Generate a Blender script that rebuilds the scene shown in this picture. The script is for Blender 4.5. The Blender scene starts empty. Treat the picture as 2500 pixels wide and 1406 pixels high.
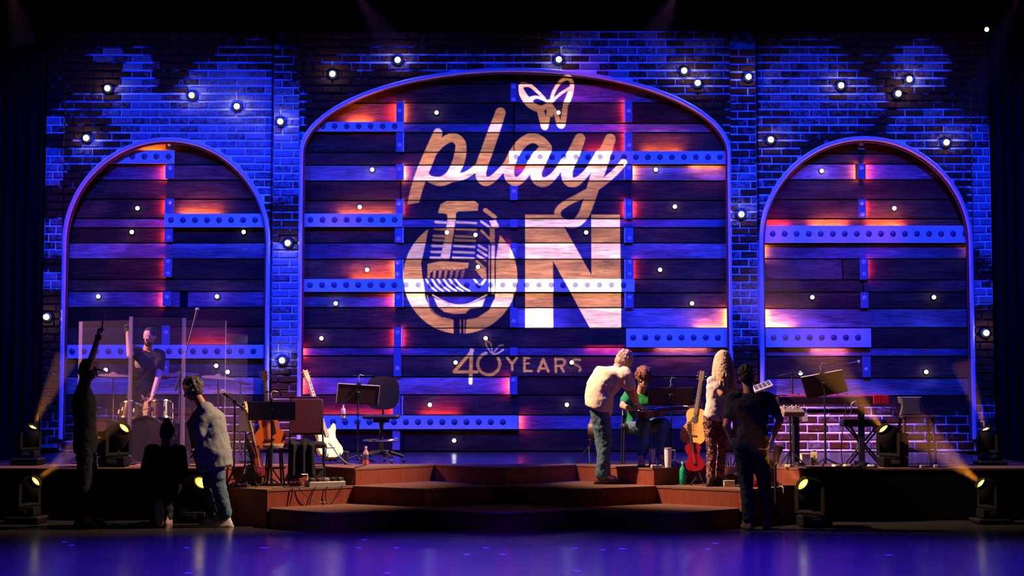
import bpy, bmesh, math, random
import numpy as np
from mathutils import Vector, Matrix, Quaternion, noise
random.seed(7)
scene = bpy.context.scene
COL = scene.collection
PI = math.pi

# ------------------------------------------------------------------ camera
F = 3800.0                       # focal length in pixels of the 2500 x 1406 frame
CAMX, CAMY, CAMZ = -0.08, -20.0, 1.52
PITCH = math.atan((954 - 703) / F)
cam_data = bpy.data.cameras.new('camera')
cam_data.sensor_width = 36.0
cam_data.lens = 36.0 * F / 2500.0
cam_data.clip_end = 200
cam = bpy.data.objects.new('camera', cam_data)
COL.objects.link(cam)
cam.location = (CAMX, CAMY, CAMZ)
cam.rotation_euler = (PI / 2 + PITCH, 0, 0)
scene.camera = cam

def ray(px, py):
    dx = (px - 1250) / F
    du = (703 - py) / F
    return Vector((dx, math.cos(PITCH) - du * math.sin(PITCH), math.sin(PITCH) + du * math.cos(PITCH)))
def at(px, py, y):               # photo pixel -> point on the upright plane y
    r = ray(px, py)
    t = (y - CAMY) / r.y
    return Vector((CAMX + r.x * t, y, CAMZ + r.z * t))
def on(px, py, z):               # photo pixel -> point on the level surface z
    r = ray(px, py)
    t = (z - CAMZ) / r.z
    return Vector((CAMX + r.x * t, CAMY + r.y * t, z))

# ------------------------------------------------------------------ world, exposure
world = bpy.data.worlds.new('dark_hall')
scene.world = world
world.use_nodes = True
bg = world.node_tree.nodes['Background']
bg.inputs[0].default_value = (0.10, 0.05, 0.22, 1)
bg.inputs[1].default_value = 0.012
vs = scene.view_settings
vs.view_transform = 'Standard'
vs.look = 'None'
vs.exposure = 0.0
vs.gamma = 1.0
vs.use_curve_mapping = False
scene.cycles.use_denoising = True
scene.cycles.max_bounces = 6
scene.cycles.transparent_max_bounces = 24
scene.cycles.volume_bounces = 0
scene.cycles.sample_clamp_indirect = 4.0
scene.cycles.caustics_reflective = False
scene.cycles.caustics_refractive = False
scene.cycles.volume_step_rate = 4.0

# ------------------------------------------------------------------ stage lights (all hang above the frame)
def spot(name, loc, target, watts, color, angle, blend=0.6, radius=0.12):
    l = bpy.data.lights.new(name, 'SPOT')
    l.energy = watts
    l.color = color
    l.spot_size = math.radians(angle)
    l.spot_blend = blend
    l.shadow_soft_size = radius
    o = bpy.data.objects.new(name, l)
    COL.objects.link(o)
    o.location = loc
    o.rotation_euler = (Vector(target) - Vector(loc)).to_track_quat('-Z', 'Y').to_euler()
    return o
BLUE = (0.002, 0.022, 1.0)
VIOLET = (0.30, 0.02, 1.0)
WARM = (1.0, 0.62, 0.36)
for bx in (-5.4, -1.8, 1.8, 5.4):
    spot('blue_wall_wash', (bx, -3.2, 8.6), (bx, 3.4, 1.9), 7400, BLUE, 70, 1.0, 0.25)
MAGENTA = (1.0, 0.10, 0.75)
for px_, py_, w, an in ((330, 612, 900, 7), (205, 545, 380, 5), (500, 900, 420, 8), (1420, 225, 800, 7), (1640, 545, 420, 6), (830, 540, 560, 5), (1090, 690, 600, 6), (770, 940, 380, 6), (1500, 385, 420, 5), (2030, 775, 800, 8), (1890, 572, 1100, 4), (2150, 572, 760, 5), (2040, 615, 460, 7), (1960, 940, 640, 7), (1740, 1035, 380, 7), (1350, 860, 420, 7), (1010, 420, 320, 6), (530, 725, 300, 6)):
    q_ = at(px_, py_, 3.45)
    spot('magenta_accent', (q_.x * 0.8, -4.4, 8.9), q_, w, MAGENTA, an, 1.0, 0.2)
for bx, w in ((-4.6, 160), (0.6, 160), (4.9, 160)):
    spot('violet_wall_wash', (bx * 0.6, -4.5, 8.8), (bx, 3.4, 3.6), w, VIOLET, 30, 1.0, 0.25)
spot('warm_side_from_left', (-3.6, -2.2, 6.9), (2.6, -0.95, 0.95), 8600, WARM, 31, 0.9, 0.12)
spot('warm_side_from_right', (3.4, -1.7, 6.9), (-3.0, -1.25, 0.95), 7000, WARM, 31, 0.9, 0.12)
for sx_ in (-1, 1):
    spot('warm_low_wash', (-3.4 * sx_, -4.5, 7.0), (4.9 * sx_, 3.2, 0.05), 15000, (1.0, 0.40, 0.20), 15, 1.0, 0.12)
spot('warm_side_on_drums', (-8.4, -1.5, 4.6), (-4.9, 0.0, 1.75), 3800, (1.0, 0.42, 0.16), 38, 0.8, 0.12)
for bx in (-2.5, 0.1, 2.8):
    spot('blue_floor_wash', (bx, -6.6, 9.0), (bx * 1.0, -6.3, 0.0), 21000, (0.05, 0.004, 1.0), 44, 1.0, 0.25)

# ------------------------------------------------------------------ materials
def newmat(name):
    m = bpy.data.materials.new(name)
    m.use_nodes = True
    nt = m.node_tree
    b = nt.nodes['Principled BSDF']
    return m, nt, b
def node(nt, kind, **kw):
    n = nt.nodes.new(kind)
    for k, v in kw.items():
        if k.startswith('i_'):
            key = k[2:]
            key = int(key) if key.isdigit() else key.replace('_', ' ')
            n.inputs[key].default_value = v
        else:
            setattr(n, k, v)
    return n
def rgba(c):
    return (c[0], c[1], c[2], 1.0)
_plain = {}
def plain(name, color, rough=0.6, metal=0.0, spec=0.5, var=0.12, scale=30.0):
    """solid colour broken by a faint noise"""
    if name in _plain:
        return _plain[name]
    m, nt, b = newmat(name)
    tc = node(nt, 'ShaderNodeTexCoord')
    n = node(nt, 'ShaderNodeTexNoise', i_Scale=scale, i_Detail=3.0)
    nt.links.new(tc.outputs['Object'], n.inputs['Vector'])
    mx = node(nt, 'ShaderNodeMix', data_type='RGBA')
    mx.inputs[6].default_value = rgba([c * (1 - var) for c in color])
    mx.inputs[7].default_value = rgba([min(1, c * (1 + var)) for c in color])
    nt.links.new(n.outputs['Fac'], mx.inputs[0])
    nt.links.new(mx.outputs[2], b.inputs['Base Color'])
    b.inputs['Roughness'].default_value = rough
    b.inputs['Metallic'].default_value = metal
    b.inputs['Specular IOR Level'].default_value = spec
    _plain[name] = m
    return m
def emitter(name, color, strength):
    m, nt, b = newmat(name)
    b.inputs['Base Color'].default_value = (0.02, 0.02, 0.02, 1)
    b.inputs['Emission Color'].default_value = rgba(color)
    b.inputs['Emission Strength'].default_value = strength
    return m

def wood_plank_mat():
    """weathered board: tone comes from the board's own object colour, grain runs along it"""
    m, nt, b = newmat('weathered_plank')
    tc = node(nt, 'ShaderNodeTexCoord')
    oi = node(nt, 'ShaderNodeObjectInfo')
    mp = node(nt, 'ShaderNodeMapping')
    mp.inputs['Scale'].default_value = (1.1, 8.0, 13.0)
    nt.links.new(tc.outputs['Object'], mp.inputs['Vector'])
    grain = node(nt, 'ShaderNodeTexNoise', i_Scale=2.2, i_Detail=7.0, i_Roughness=0.62, i_Distortion=1.3)
    nt.links.new(mp.outputs[0], grain.inputs['Vector'])
    ramp = node(nt, 'ShaderNodeValToRGB')
    ramp.color_ramp.elements[0].position = 0.33
    ramp.color_ramp.elements[0].color = (0.42, 0.38, 0.36, 1)
    ramp.color_ramp.elements[1].position = 0.68
    ramp.color_ramp.elements[1].color = (1.2, 1.2, 1.2, 1)
    nt.links.new(grain.outputs['Fac'], ramp.inputs[0])
    mp2 = node(nt, 'ShaderNodeMapping')
    mp2.inputs['Scale'].default_value = (0.75, 1.0, 2.6)
    nt.links.new(tc.outputs['Object'], mp2.inputs['Vector'])
    patch = node(nt, 'ShaderNodeTexNoise', i_Scale=1.25, i_Detail=4.0, i_Roughness=0.55)
    nt.links.new(mp2.outputs[0], patch.inputs['Vector'])
    pr = node(nt, 'ShaderNodeValToRGB')
    pr.color_ramp.elements[0].position = 0.40
    pr.color_ramp.elements[0].color = (0.50, 0.46, 0.50, 1)
    pr.color_ramp.elements[1].position = 0.62
    pr.color_ramp.elements[1].color = (1.25, 1.2, 1.15, 1)
    nt.links.new(patch.outputs['Fac'], pr.inputs[0])
    m1 = node(nt, 'ShaderNodeMix', data_type='RGBA', blend_type='MULTIPLY')
    m1.inputs[0].default_value = 1.0
    nt.links.new(oi.outputs['Color'], m1.inputs[6])
    nt.links.new(ramp.outputs[0], m1.inputs[7])
    m2 = node(nt, 'ShaderNodeMix', data_type='RGBA', blend_type='MULTIPLY')
    m2.inputs[0].default_value = 1.0
    nt.links.new(m1.outputs[2], m2.inputs[6])
    nt.links.new(pr.outputs[0], m2.inputs[7])
    nt.links.new(m2.outputs[2], b.inputs['Base Color'])
    b.inputs['Roughness'].default_value = 0.75
    b.inputs['Specular IOR Level'].default_value = 0.15
    bp = node(nt, 'ShaderNodeBump', i_Strength=0.35, i_Distance=0.01)
    nt.links.new(grain.outputs['Fac'], bp.inputs['Height'])
    nt.links.new(bp.outputs[0], b.inputs['Normal'])
    return m
def brick_mat(use_attr):
    """old painted brick: flaked whitewash over dark brick; how much is left is the brick's own value"""
    m, nt, b = newmat('flaked_brick_rest' if use_attr else 'flaked_brick')
    tc = node(nt, 'ShaderNodeTexCoord')
    geo = node(nt, 'ShaderNodeNewGeometry')
    if use_attr:
        at_ = node(nt, 'ShaderNodeAttribute', attribute_name='wear')
        val = at_.outputs['Fac']
    else:
        oi = node(nt, 'ShaderNodeObjectInfo')
        sp = node(nt, 'ShaderNodeSeparateColor')
        nt.links.new(oi.outputs['Color'], sp.inputs[0])
        val = sp.outputs[0]
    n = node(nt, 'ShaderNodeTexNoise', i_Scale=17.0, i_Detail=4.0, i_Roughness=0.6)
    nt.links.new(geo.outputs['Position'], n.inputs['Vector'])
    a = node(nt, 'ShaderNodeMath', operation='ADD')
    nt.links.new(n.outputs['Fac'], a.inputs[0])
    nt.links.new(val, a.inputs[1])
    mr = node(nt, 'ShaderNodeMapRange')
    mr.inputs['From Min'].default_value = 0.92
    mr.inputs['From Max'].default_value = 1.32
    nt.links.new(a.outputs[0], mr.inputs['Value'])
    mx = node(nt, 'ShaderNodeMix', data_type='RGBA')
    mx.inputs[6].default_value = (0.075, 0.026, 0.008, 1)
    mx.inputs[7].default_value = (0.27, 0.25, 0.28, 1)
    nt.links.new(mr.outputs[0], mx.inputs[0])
    nt.links.new(mx.outputs[2], b.inputs['Base Color'])
    b.inputs['Roughness'].default_value = 0.85
    b.inputs['Specular IOR Level'].default_value = 0.1
    return m
def mortar_mat():
    m, nt, b = newmat('pale_mortar')
    at_ = node(nt, 'ShaderNodeAttribute', attribute_name='wear')
    geo = node(nt, 'ShaderNodeNewGeometry')
    n = node(nt, 'ShaderNodeTexNoise', i_Scale=9.0, i_Detail=4.0)
    nt.links.new(geo.outputs['Position'], n.inputs['Vector'])
    mu = node(nt, 'ShaderNodeMath', operation='MULTIPLY_ADD')
    nt.links.new(n.outputs['Fac'], mu.inputs[0])
    mu.inputs[1].default_value = 0.7
    nt.links.new(at_.outputs['Fac'], mu.inputs[2])
    mr = node(nt, 'ShaderNodeMapRange')
    mr.inputs['From Min'].default_value = 0.44
    mr.inputs['From Max'].default_value = 0.88
    nt.links.new(mu.outputs[0], mr.inputs['Value'])
    mx = node(nt, 'ShaderNodeMix', data_type='RGBA')
    mx.inputs[6].default_value = (0.028, 0.014, 0.010, 1)
    mx.inputs[7].default_value = (1.0, 0.98, 0.96, 1)
    nt.links.new(mr.outputs[0], mx.inputs[0])
    nt.links.new(mx.outputs[2], b.inputs['Base Color'])
    b.inputs['Roughness'].default_value = 0.9
    b.inputs['Specular IOR Level'].default_value = 0.05
    return m
def riser_wood_mat():
    m, nt, b = newmat('red_brown_riser_wood')
    tc = node(nt, 'ShaderNodeTexCoord')
    mp = node(nt, 'ShaderNodeMapping')
    mp.inputs['Scale'].default_value = (16.0, 16.0, 1.2)
    nt.links.new(tc.outputs['Object'], mp.inputs['Vector'])
    n = node(nt, 'ShaderNodeTexNoise', i_Scale=2.2, i_Detail=6.0, i_Roughness=0.6)
    nt.links.new(mp.outputs[0], n.inputs['Vector'])
    mx = node(nt, 'ShaderNodeMix', data_type='RGBA')
    mx.inputs[6].default_value = (0.14, 0.028, 0.018, 1)
    mx.inputs[7].default_value = (0.32, 0.078, 0.048, 1)
    nt.links.new(n.outputs['Fac'], mx.inputs[0])
    nt.links.new(mx.outputs[2], b.inputs['Base Color'])
    b.inputs['Roughness'].default_value = 0.6
    b.inputs['Specular IOR Level'].default_value = 0.2
    return m
def carpet_mat():
    m, nt, b = newmat('brown_carpet')
    tc = node(nt, 'ShaderNodeTexCoord')
    n = node(nt, 'ShaderNodeTexNoise', i_Scale=170.0, i_Detail=2.0)
    nt.links.new(tc.outputs['Object'], n.inputs['Vector'])
    mx = node(nt, 'ShaderNodeMix', data_type='RGBA')
    mx.inputs[6].default_value = (0.12, 0.06, 0.05, 1)
    mx.inputs[7].default_value = (0.28, 0.15, 0.125, 1)
    nt.links.new(n.outputs['Fac'], mx.inputs[0])
    nt.links.new(mx.outputs[2], b.inputs['Base Color'])
    b.inputs['Roughness'].default_value = 0.95
    b.inputs['Specular IOR Level'].default_value = 0.0
    return m
def stage_floor_mat():
    m, nt, b = newmat('black_gloss_stage_paint')
    tc = node(nt, 'ShaderNodeTexCoord')
    n = node(nt, 'ShaderNodeTexNoise', i_Scale=1.6, i_Detail=8.0, i_Roughness=0.65)
    nt.links.new(tc.outputs['Object'], n.inputs['Vector'])
    mr = node(nt, 'ShaderNodeMapRange')
    mr.inputs['To Min'].default_value = 0.13
    mr.inputs['To Max'].default_value = 0.30
    nt.links.new(n.outputs['Fac'], mr.inputs['Value'])
    nt.links.new(mr.outputs[0], b.inputs['Roughness'])
    n2 = node(nt, 'ShaderNodeTexNoise', i_Scale=5.0, i_Detail=8.0, i_Roughness=0.7)
    nt.links.new(tc.outputs['Object'], n2.inputs['Vector'])
    mx = node(nt, 'ShaderNodeMix', data_type='RGBA')
    mx.inputs[6].default_value = (0.020, 0.020, 0.024, 1)
    mx.inputs[7].default_value = (0.052, 0.050, 0.056, 1)
    nt.links.new(n2.outputs['Fac'], mx.inputs[0])
    nt.links.new(mx.outputs[2], b.inputs['Base Color'])
    b.inputs['Specular IOR Level'].default_value = 0.28
    return m
M_PLANK = wood_plank_mat()
M_BRICK = brick_mat(False)
M_BRICK_REST = brick_mat(True)
M_MORTAR = mortar_mat()
M_RISER = riser_wood_mat()
M_CARPET = carpet_mat()
M_FLOOR = stage_floor_mat()
M_BACK = plain('dark_backing', (0.012, 0.010, 0.012), 0.95, spec=0.0)
M_STRAP = plain('brushed_strap_metal', (0.74, 0.72, 0.74), 0.55, 0.0, 0.3, 0.10, 6.0)
M_RIVET = plain('rivet_metal', (0.085, 0.085, 0.11), 0.4, 0.0, 0.4)
M_RIVET2 = plain('bright_rivet_metal', (0.60, 0.58, 0.62), 0.4, 0.0, 0.4)
M_TRIM = plain('arch_trim_paint', (0.62, 0.56, 0.56), 0.5, 0.0, 0.3, 0.2, 5.0)
M_TRIM2 = plain('arch_trim_brown', (0.10, 0.045, 0.035), 0.6)
M_VELVET = plain('black_velour', (0.006, 0.006, 0.007), 1.0, 0.0, 0.0)
M_BLACK = plain('black_plastic', (0.014, 0.014, 0.016), 0.5, 0.0, 0.4)
M_BLACKM = plain('black_painted_metal', (0.018, 0.018, 0.02), 0.4, 0.0, 0.5)
M_SKIRT = plain('black_skirt_cloth', (0.008, 0.008, 0.010), 0.95, 0.0, 0.0)
M_CHROME = plain('chrome', (0.75, 0.74, 0.76), 0.18, 1.0, 0.5, 0.04)
M_FIX = plain('matt_black_fixture', (0.004, 0.004, 0.005), 0.7, 0.0, 0.15)
M_BULB = emitter('lit_bulb_glass', (1.0, 0.93, 0.90), 26.0)
M_BULB_S = emitter('lit_small_bulb_glass', (0.93, 0.93, 1.0), 9.0)

# ------------------------------------------------------------------ mesh helpers
class MB:
    def __init__(self):
        self.v = []
        self.f = []
    def add(self, vs_, fs_):
        o = len(self.v)
        self.v += [tuple(p) for p in vs_]
        self.f += [tuple(i + o for i in f) for f in fs_]
        return self
    def box(self, c, s, rot=None):
        """box of size s centred at c; rot is a 3x3 or euler tuple"""
        hx, hy, hz = s[0] / 2, s[1] / 2, s[2] / 2
        p = [Vector((x, y, z)) for x in (-hx, hx) for y in (-hy, hy) for z in (-hz, hz)]
        if rot is not None:
            R = rot if isinstance(rot, Matrix) else Matrix.Rotation(rot[2], 3, 'Z') @ Matrix.Rotation(rot[1], 3, 'Y') @ Matrix.Rotation(rot[0], 3, 'X')
            p = [R @ q for q in p]
        c = Vector(c)
        return self.add([q + c for q in p], [(0, 1, 3, 2), (4, 6, 7, 5), (0, 4, 5, 1), (2, 3, 7, 6), (0, 2, 6, 4), (1, 5, 7, 3)])
    def bbox(self, c, s, bev=0.01, rot=None):
        """box with chamfered edges"""
        hx, hy, hz = s[0] / 2, s[1] / 2, s[2] / 2
        b = min(bev, hx * 0.9, hy * 0.9, hz * 0.9)
        pts = []
        R = None
        if rot is not None:
            R = rot if isinstance(rot, Matrix) else Matrix.Rotation(rot[2], 3, 'Z') @ Matrix.Rotation(rot[1], 3, 'Y') @ Matrix.Rotation(rot[0], 3, 'X')
        for sx in (-1, 1):
            for sy in (-1, 1):
                for sz in (-1, 1):
                    pts += [Vector((sx * (hx - b), sy * (hy - b), sz * hz)), Vector((sx * (hx - b), sy * hy, sz * (hz - b))), Vector((sx * hx, sy * (hy - b), sz * (hz - b)))]
        bm = bmesh.new()
        for q in pts:
            bm.verts.new(q)
        bmesh.ops.convex_hull(bm, input=bm.verts[:])
        bmesh.ops.dissolve_limit(bm, angle_limit=0.01, verts=bm.verts[:], edges=bm.edges[:])
        bm.verts.index_update()
        vs_ = [v.co.copy() for v in bm.verts]
        fs_ = [[v.index for v in f.verts] for f in bm.faces]
        bm.free()
        if R is not None:
            vs_ = [R @ q for q in vs_]
        c = Vector(c)
        return self.add([q + c for q in vs_], fs_)
    def cyl(self, p0, p1, r0, r1=None, n=10, caps=True):
        r1 = r0 if r1 is None else r1
        p0, p1 = Vector(p0), Vector(p1)
        d = (p1 - p0)
        q = d.to_track_quat('Z', 'Y') if d.length > 1e-9 else Quaternion()
        vs_ = []
        for p, r in ((p0, r0), (p1, r1)):
            for i in range(n):
                a = 2 * PI * i / n
                vs_.append(p + q @ Vector((math.cos(a) * r, math.sin(a) * r, 0)))
        fs_ = [(i, (i + 1) % n, n + (i + 1) % n, n + i) for i in range(n)]
        if caps:
            fs_ += [tuple(range(n - 1, -1, -1)), tuple(range(n, 2 * n))]
        return self.add(vs_, fs_)
    def tube(self, pts, r, n=7, closed=False):
        pts = [Vector(p) for p in pts]
        rr = r if isinstance(r, (list, tuple)) else [r] * len(pts)
        vs_ = []
        m = len(pts)
        up = Vector((0.13, 0.31, 0.94)).normalized()
        for i, p in enumerate(pts):
            if closed:
                t = pts[(i + 1) % m] - pts[i - 1]
            else:
                t = pts[min(i + 1, m - 1)] - pts[max(i - 1, 0)]
            t.normalize()
            s = t.cross(up)
            if s.length < 1e-4:
                s = t.cross(Vector((1, 0, 0)))
            s.normalize()
            u = s.cross(t)
            for k in range(n):
                a = 2 * PI * k / n
                vs_.append(p + (s * math.cos(a) + u * math.sin(a)) * rr[i])
        fs_ = []
        for i in range(m if closed else m - 1):
            j = (i + 1) % m
            for k in range(n):
                k2 = (k + 1) % n
                fs_.append((i * n + k, i * n + k2, j * n + k2, j * n + k))
        if not closed:
            fs_ += [tuple(range(n)), tuple(range((m - 1) * n + n - 1, (m - 1) * n - 1, -1))]
        return self.add(vs_, fs_)
    def ball(self, c, r, n=12, m=8, rot=None):
        r = (r, r, r) if not isinstance(r, (tuple, list)) else r
        c = Vector(c)
        vs_ = []
        for i in range(m + 1):
            th = PI * i / m
            for k in range(n):
                a = 2 * PI * k / n
                q = Vector((math.sin(th) * math.cos(a) * r[0], math.sin(th) * math.sin(a) * r[1], math.cos(th) * r[2]))
                if rot is not None:
                    q = rot @ q
                vs_.append(q + c)
        fs_ = []
        for i in range(m):
            for k in range(n):
                k2 = (k + 1) % n
                fs_.append((i * n + k, (i + 1) * n + k, (i + 1) * n + k2, i * n + k2))
        return self.add(vs_, fs_)
    def lathe(self, prof, n=16, M=None):
        """prof: (radius, z) pairs spun about local Z; M places it"""
        vs_ = []
        for r, z in prof:
            for k in range(n):
                a = 2 * PI * k / n
                q = Vector((math.cos(a) * r, math.sin(a) * r, z))
                vs_.append(M @ q if M is not None else q)
        fs_ = []
        for i in range(len(prof) - 1):
            for k in range(n):
                k2 = (k + 1) % n
                fs_.append((i * n + k, i * n + k2, (i + 1) * n + k2, (i + 1) * n + k))
        fs_ += [tuple(range(n - 1, -1, -1)), tuple(range((len(prof) - 1) * n, len(prof) * n))]
        return self.add(vs_, fs_)
    def prism(self, poly, d0, d1, M=None):
        """2-D polygon (x, z) extruded in y from d0 to d1"""
        n = len(poly)
        vs_ = [Vector((x, d0, z)) for x, z in poly] + [Vector((x, d1, z)) for x, z in poly]
        if M is not None:
            vs_ = [M @ q for q in vs_]
        fs_ = [tuple(range(n)), tuple(range(2 * n - 1, n - 1, -1))]
        fs_ += [(i, n + i, n + (i + 1) % n, (i + 1) % n) for i in range(n)]
        return self.add(vs_, fs_)
    def mesh(self, name):
        me = bpy.data.meshes.new(name)
        me.from_pydata([tuple(q) for q in self.v], [], self.f)
        me.validate()
        bm = bmesh.new()
        bm.from_mesh(me)
        bmesh.ops.remove_doubles(bm, verts=bm.verts[:], dist=1e-6)
        bmesh.ops.recalc_face_normals(bm, faces=bm.faces[:])
        bm.to_mesh(me)
        bm.free()
        return me
    def build(self, name, mat, parent=None, smooth=False, label=None):
        me = self.mesh(name)
        return put(name, me, mat, parent, smooth, label)
def put(name, me, mat, parent=None, smooth=False, label=None):
    if mat is not None:
        me.materials.append(mat)
    if smooth:
        for p in me.polygons:
            p.use_smooth = True
        try:
            me.set_sharp_from_angle(angle=math.radians(42))
        except Exception:
            pass
    o = bpy.data.objects.new(name, me)
    COL.objects.link(o)
    if parent is not None:
        o.parent = parent
        base = parent
        M = Matrix.Identity(4)
        if parent.get('world_parts'):
            M = parent_world(parent).inverted()
        o.matrix_parent_inverse = M
        if parent.get('world_parts'):
            o['world_parts'] = 1
    if label:
        o['label'] = label
    return o
def parent_world(o):
    M = Matrix.LocRotScale(o.location, o.rotation_euler.to_quaternion(), o.scale)
    if o.parent is not None:
        return parent_world(o.parent) @ o.matrix_parent_inverse @ M
    return M
def tag(o, label=None, cat=None, group=None, kind=None):
    if label: o['label'] = label
    if cat: o['category'] = cat
    if group: o['group'] = group
    if kind: o['kind'] = kind
    return o
def thing(name, label, cat, loc=(0, 0, 0), rotz=0.0, group=None, world_parts=False, kind=None):
    """an Empty at the thing's base; parts are built in its local frame, or in world coordinates when world_parts"""
    o = bpy.data.objects.new(name, None)
    o.empty_display_size = 0.1
    COL.objects.link(o)
    o.location = loc
    o.rotation_euler = (0, 0, rotz)
    if world_parts:
        o['world_parts'] = 1
    return tag(o, label, cat, group, kind)
def copy_tree(o, parent=None):
    c = o.copy()
    COL.objects.link(c)
    c.parent = parent
    if parent is not None:
        c.matrix_parent_inverse = o.matrix_parent_inverse.copy()
    for ch in list(o.children):
        copy_tree(ch, c)
    return c
def struct(name, mb, mat, label=None, smooth=False):
    o = mb.build(name, mat, None, smooth)
    o['kind'] = 'structure'
    if label: o['label'] = label
    return o

# ------------------------------------------------------------------ the stage
L1, L2, L3 = 0.21, 0.41, 0.61
WY = 3.5                          # the boards inside the arches
BRY = WY - 0.16                   # face of the brick flats
def dy(D): return D + CAMY
fl = MB()
fl.add([(-16, -24, 0), (16, -24, 0), (16, 8, 0), (-16, 8, 0)], [(0, 1, 2, 3)])
struct('floor', fl, M_FLOOR, 'black glossy stage floor lit blue').location = (0, 0, 0)
XC = CAMX - 18 * 18 / F           # the set is symmetric about this x
L1P = [(-2.62, 17.5), (-1.87, 16.85), (-0.90, 17.35), (0, 16.82), (0.90, 17.35), (1.87, 16.85), (2.62, 17.5)]
L2P = [(-3.40, 18.30), (-2.67, 17.62), (-1.77, 18.3), (-0.90, 17.77), (0, 18.35), (0.90, 17.77), (1.77, 18.3), (2.67, 17.62), (3.40, 18.30)]
L3P = [(-6.45, 18.42), (-3.52, 18.42), (-2.64, 19.35), (-1.76, 18.42), (-0.88, 19.38), (0, 18.47), (0.88, 19.38), (1.76, 18.42), (2.64, 19.35), (3.52, 18.42), (6.45, 18.42)]
def platform(name, front, back_D, z0, z1, label, edge=True):
    root = thing(name, label, 'platform', (XC, dy(back_D), z0), world_parts=True, kind='structure')
    pts = [(XC + x, dy(D)) for x, D in front]
    pts += [(XC + front[-1][0], dy(back_D)), (XC + front[0][0], dy(back_D))]
    n = len(pts)
    top = MB()
    top.add([(x, y, z1 - 0.022) for x, y in pts] + [(x, y, z1) for x, y in pts],
            [tuple(range(n, 2 * n))] + [tuple(range(n - 1, -1, -1))] + [(i, (i + 1) % n, n + (i + 1) % n, n + i) for i in range(n)])
    top.build('carpet_top', M_CARPET, root)
    for i in range(len(front) - 1):
        (x0, y0), (x1, y1) = pts[i], pts[i + 1]
        d = Vector((x1 - x0, y1 - y0, 0)).normalized()
        nrm = Vector((d.y, -d.x, 0)) * 0.02
        r = MB()
        a, b_ = Vector((x0, y0, 0)), Vector((x1, y1, 0))
        q = [a + nrm * -0.3, b_ + nrm * -0.3, b_ + nrm * -1.3, a + nrm * -1.3]
        r.add([(p.x, p.y, z0) for p in q] + [(p.x, p.y, z1 - 0.024) for p in q],
              [(3, 2, 1, 0), (4, 5, 6, 7), (0, 1, 5, 4), (1, 2, 6, 5), (2, 3, 7, 6), (3, 0, 4, 7)])
        mat = M_RISER
        if name == 'top_platform' and i in (0, len(front) - 2):
            mat = M_SKIRT
        r.build('riser_panel', mat, root)
    # closed ends and back
    e = MB()
    for (xa, ya), (xb, yb) in (((pts[len(front) - 1]), (pts[len(front)])), (pts[-1], pts[0])):
        e.add([(xa, ya, z0), (xb, yb, z0), (xb, yb, z1 - 0.024), (xa, ya, z1 - 0.024)], [(0, 1, 2, 3)])
    e.build('end_panel', M_SKIRT, root)
    return root
platform('lower_step', L1P, 19.5, 0.0, L1, 'lowest carpeted zigzag step rising from the stage floor')
platform('middle_platform', L2P, 19.5, 0.0, L2, 'middle carpeted zigzag platform with red wood risers')
platform('top_platform', L3P, 19.55, 0.0, L3, 'top band platform with black skirted ends, under the drums and keyboards')
# the upper stage floor between the band platform and the set
uf = MB()
uf.box((XC, (dy(19.56) + WY + 0.6) / 2, L3 / 2 - 0.004), (13.4, WY + 0.6 - dy(19.56), L3 - 0.008))
struct('floor_upper', uf, M_FLOOR, 'glossy black upper stage floor in front of the set')

# drapes round the set
def drape(name, x0, x1, y, z0, z1, label, folds=0.16, amp=0.05):
    d = MB()
    n = max(4, int(abs(x1 - x0) / folds) * 4)
    vs_, fs_ = [], []
    for i in range(n + 1):
        x = x0 + (x1 - x0) * i / n
        yy = y + amp * math.sin(i * PI / 2)
        vs_ += [(x, yy, z0), (x, yy, z1)]
    for i in range(n):
        fs_.append((2 * i, 2 * i + 2, 2 * i + 3, 2 * i + 1))
    d.add(vs_, fs_)
    return tag(d.build(name, M_VELVET, None, True), label, 'drape', None, 'structure')
xl, xr = at(106, 700, BRY - 0.3).x, at(2423, 700, BRY - 0.3).x
drape('side_drape', xl - 3.0, xl - 0.02, BRY - 0.35, 0.0, 9.0, 'black velour leg curtain at the drum end of the set')
drape('side_drape', xr + 0.02, xr + 3.0, BRY - 0.35, 0.0, 9.0, 'black velour leg curtain at the keyboard end of the set')
drape('back_drape', -11, 11, WY + 1.2, 0.0, 10.0, 'black velour drape hanging behind and above the set')

# ------------------------------------------------------------------ the set wall
ARCH = [dict(cx=407, a=249, top=342, base=592, n='drum'),
        dict(cx=1258, a=525, top=172, base=378, n='centre'),
        dict(cx=2113, a=256, top=339, base=594, n='keyboard')]
for A in ARCH:
    A['b'] = A['base'] - A['top']
def arch_half(A, py):             # half width in px of the opening at row py
    if py >= A['base']: return A['a']
    k = (A['base'] - py) / A['b']
    if k >= 1: return 0.0
    return A['a'] * math.sqrt(1 - k * k)
def arch_top(A, px):
    k = (px - A['cx']) / A['a']
    if abs(k) >= 1: return None
    return A['base'] - A['b'] * math.sqrt(1 - k * k)
PXM = (WY - CAMY) / F             # metres per pixel on the set, near the picture's middle row
def WX(px, y=WY): return at(px, 650, y).x
def WZ(py, y=WY): return at(1250, py, y).z

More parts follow.
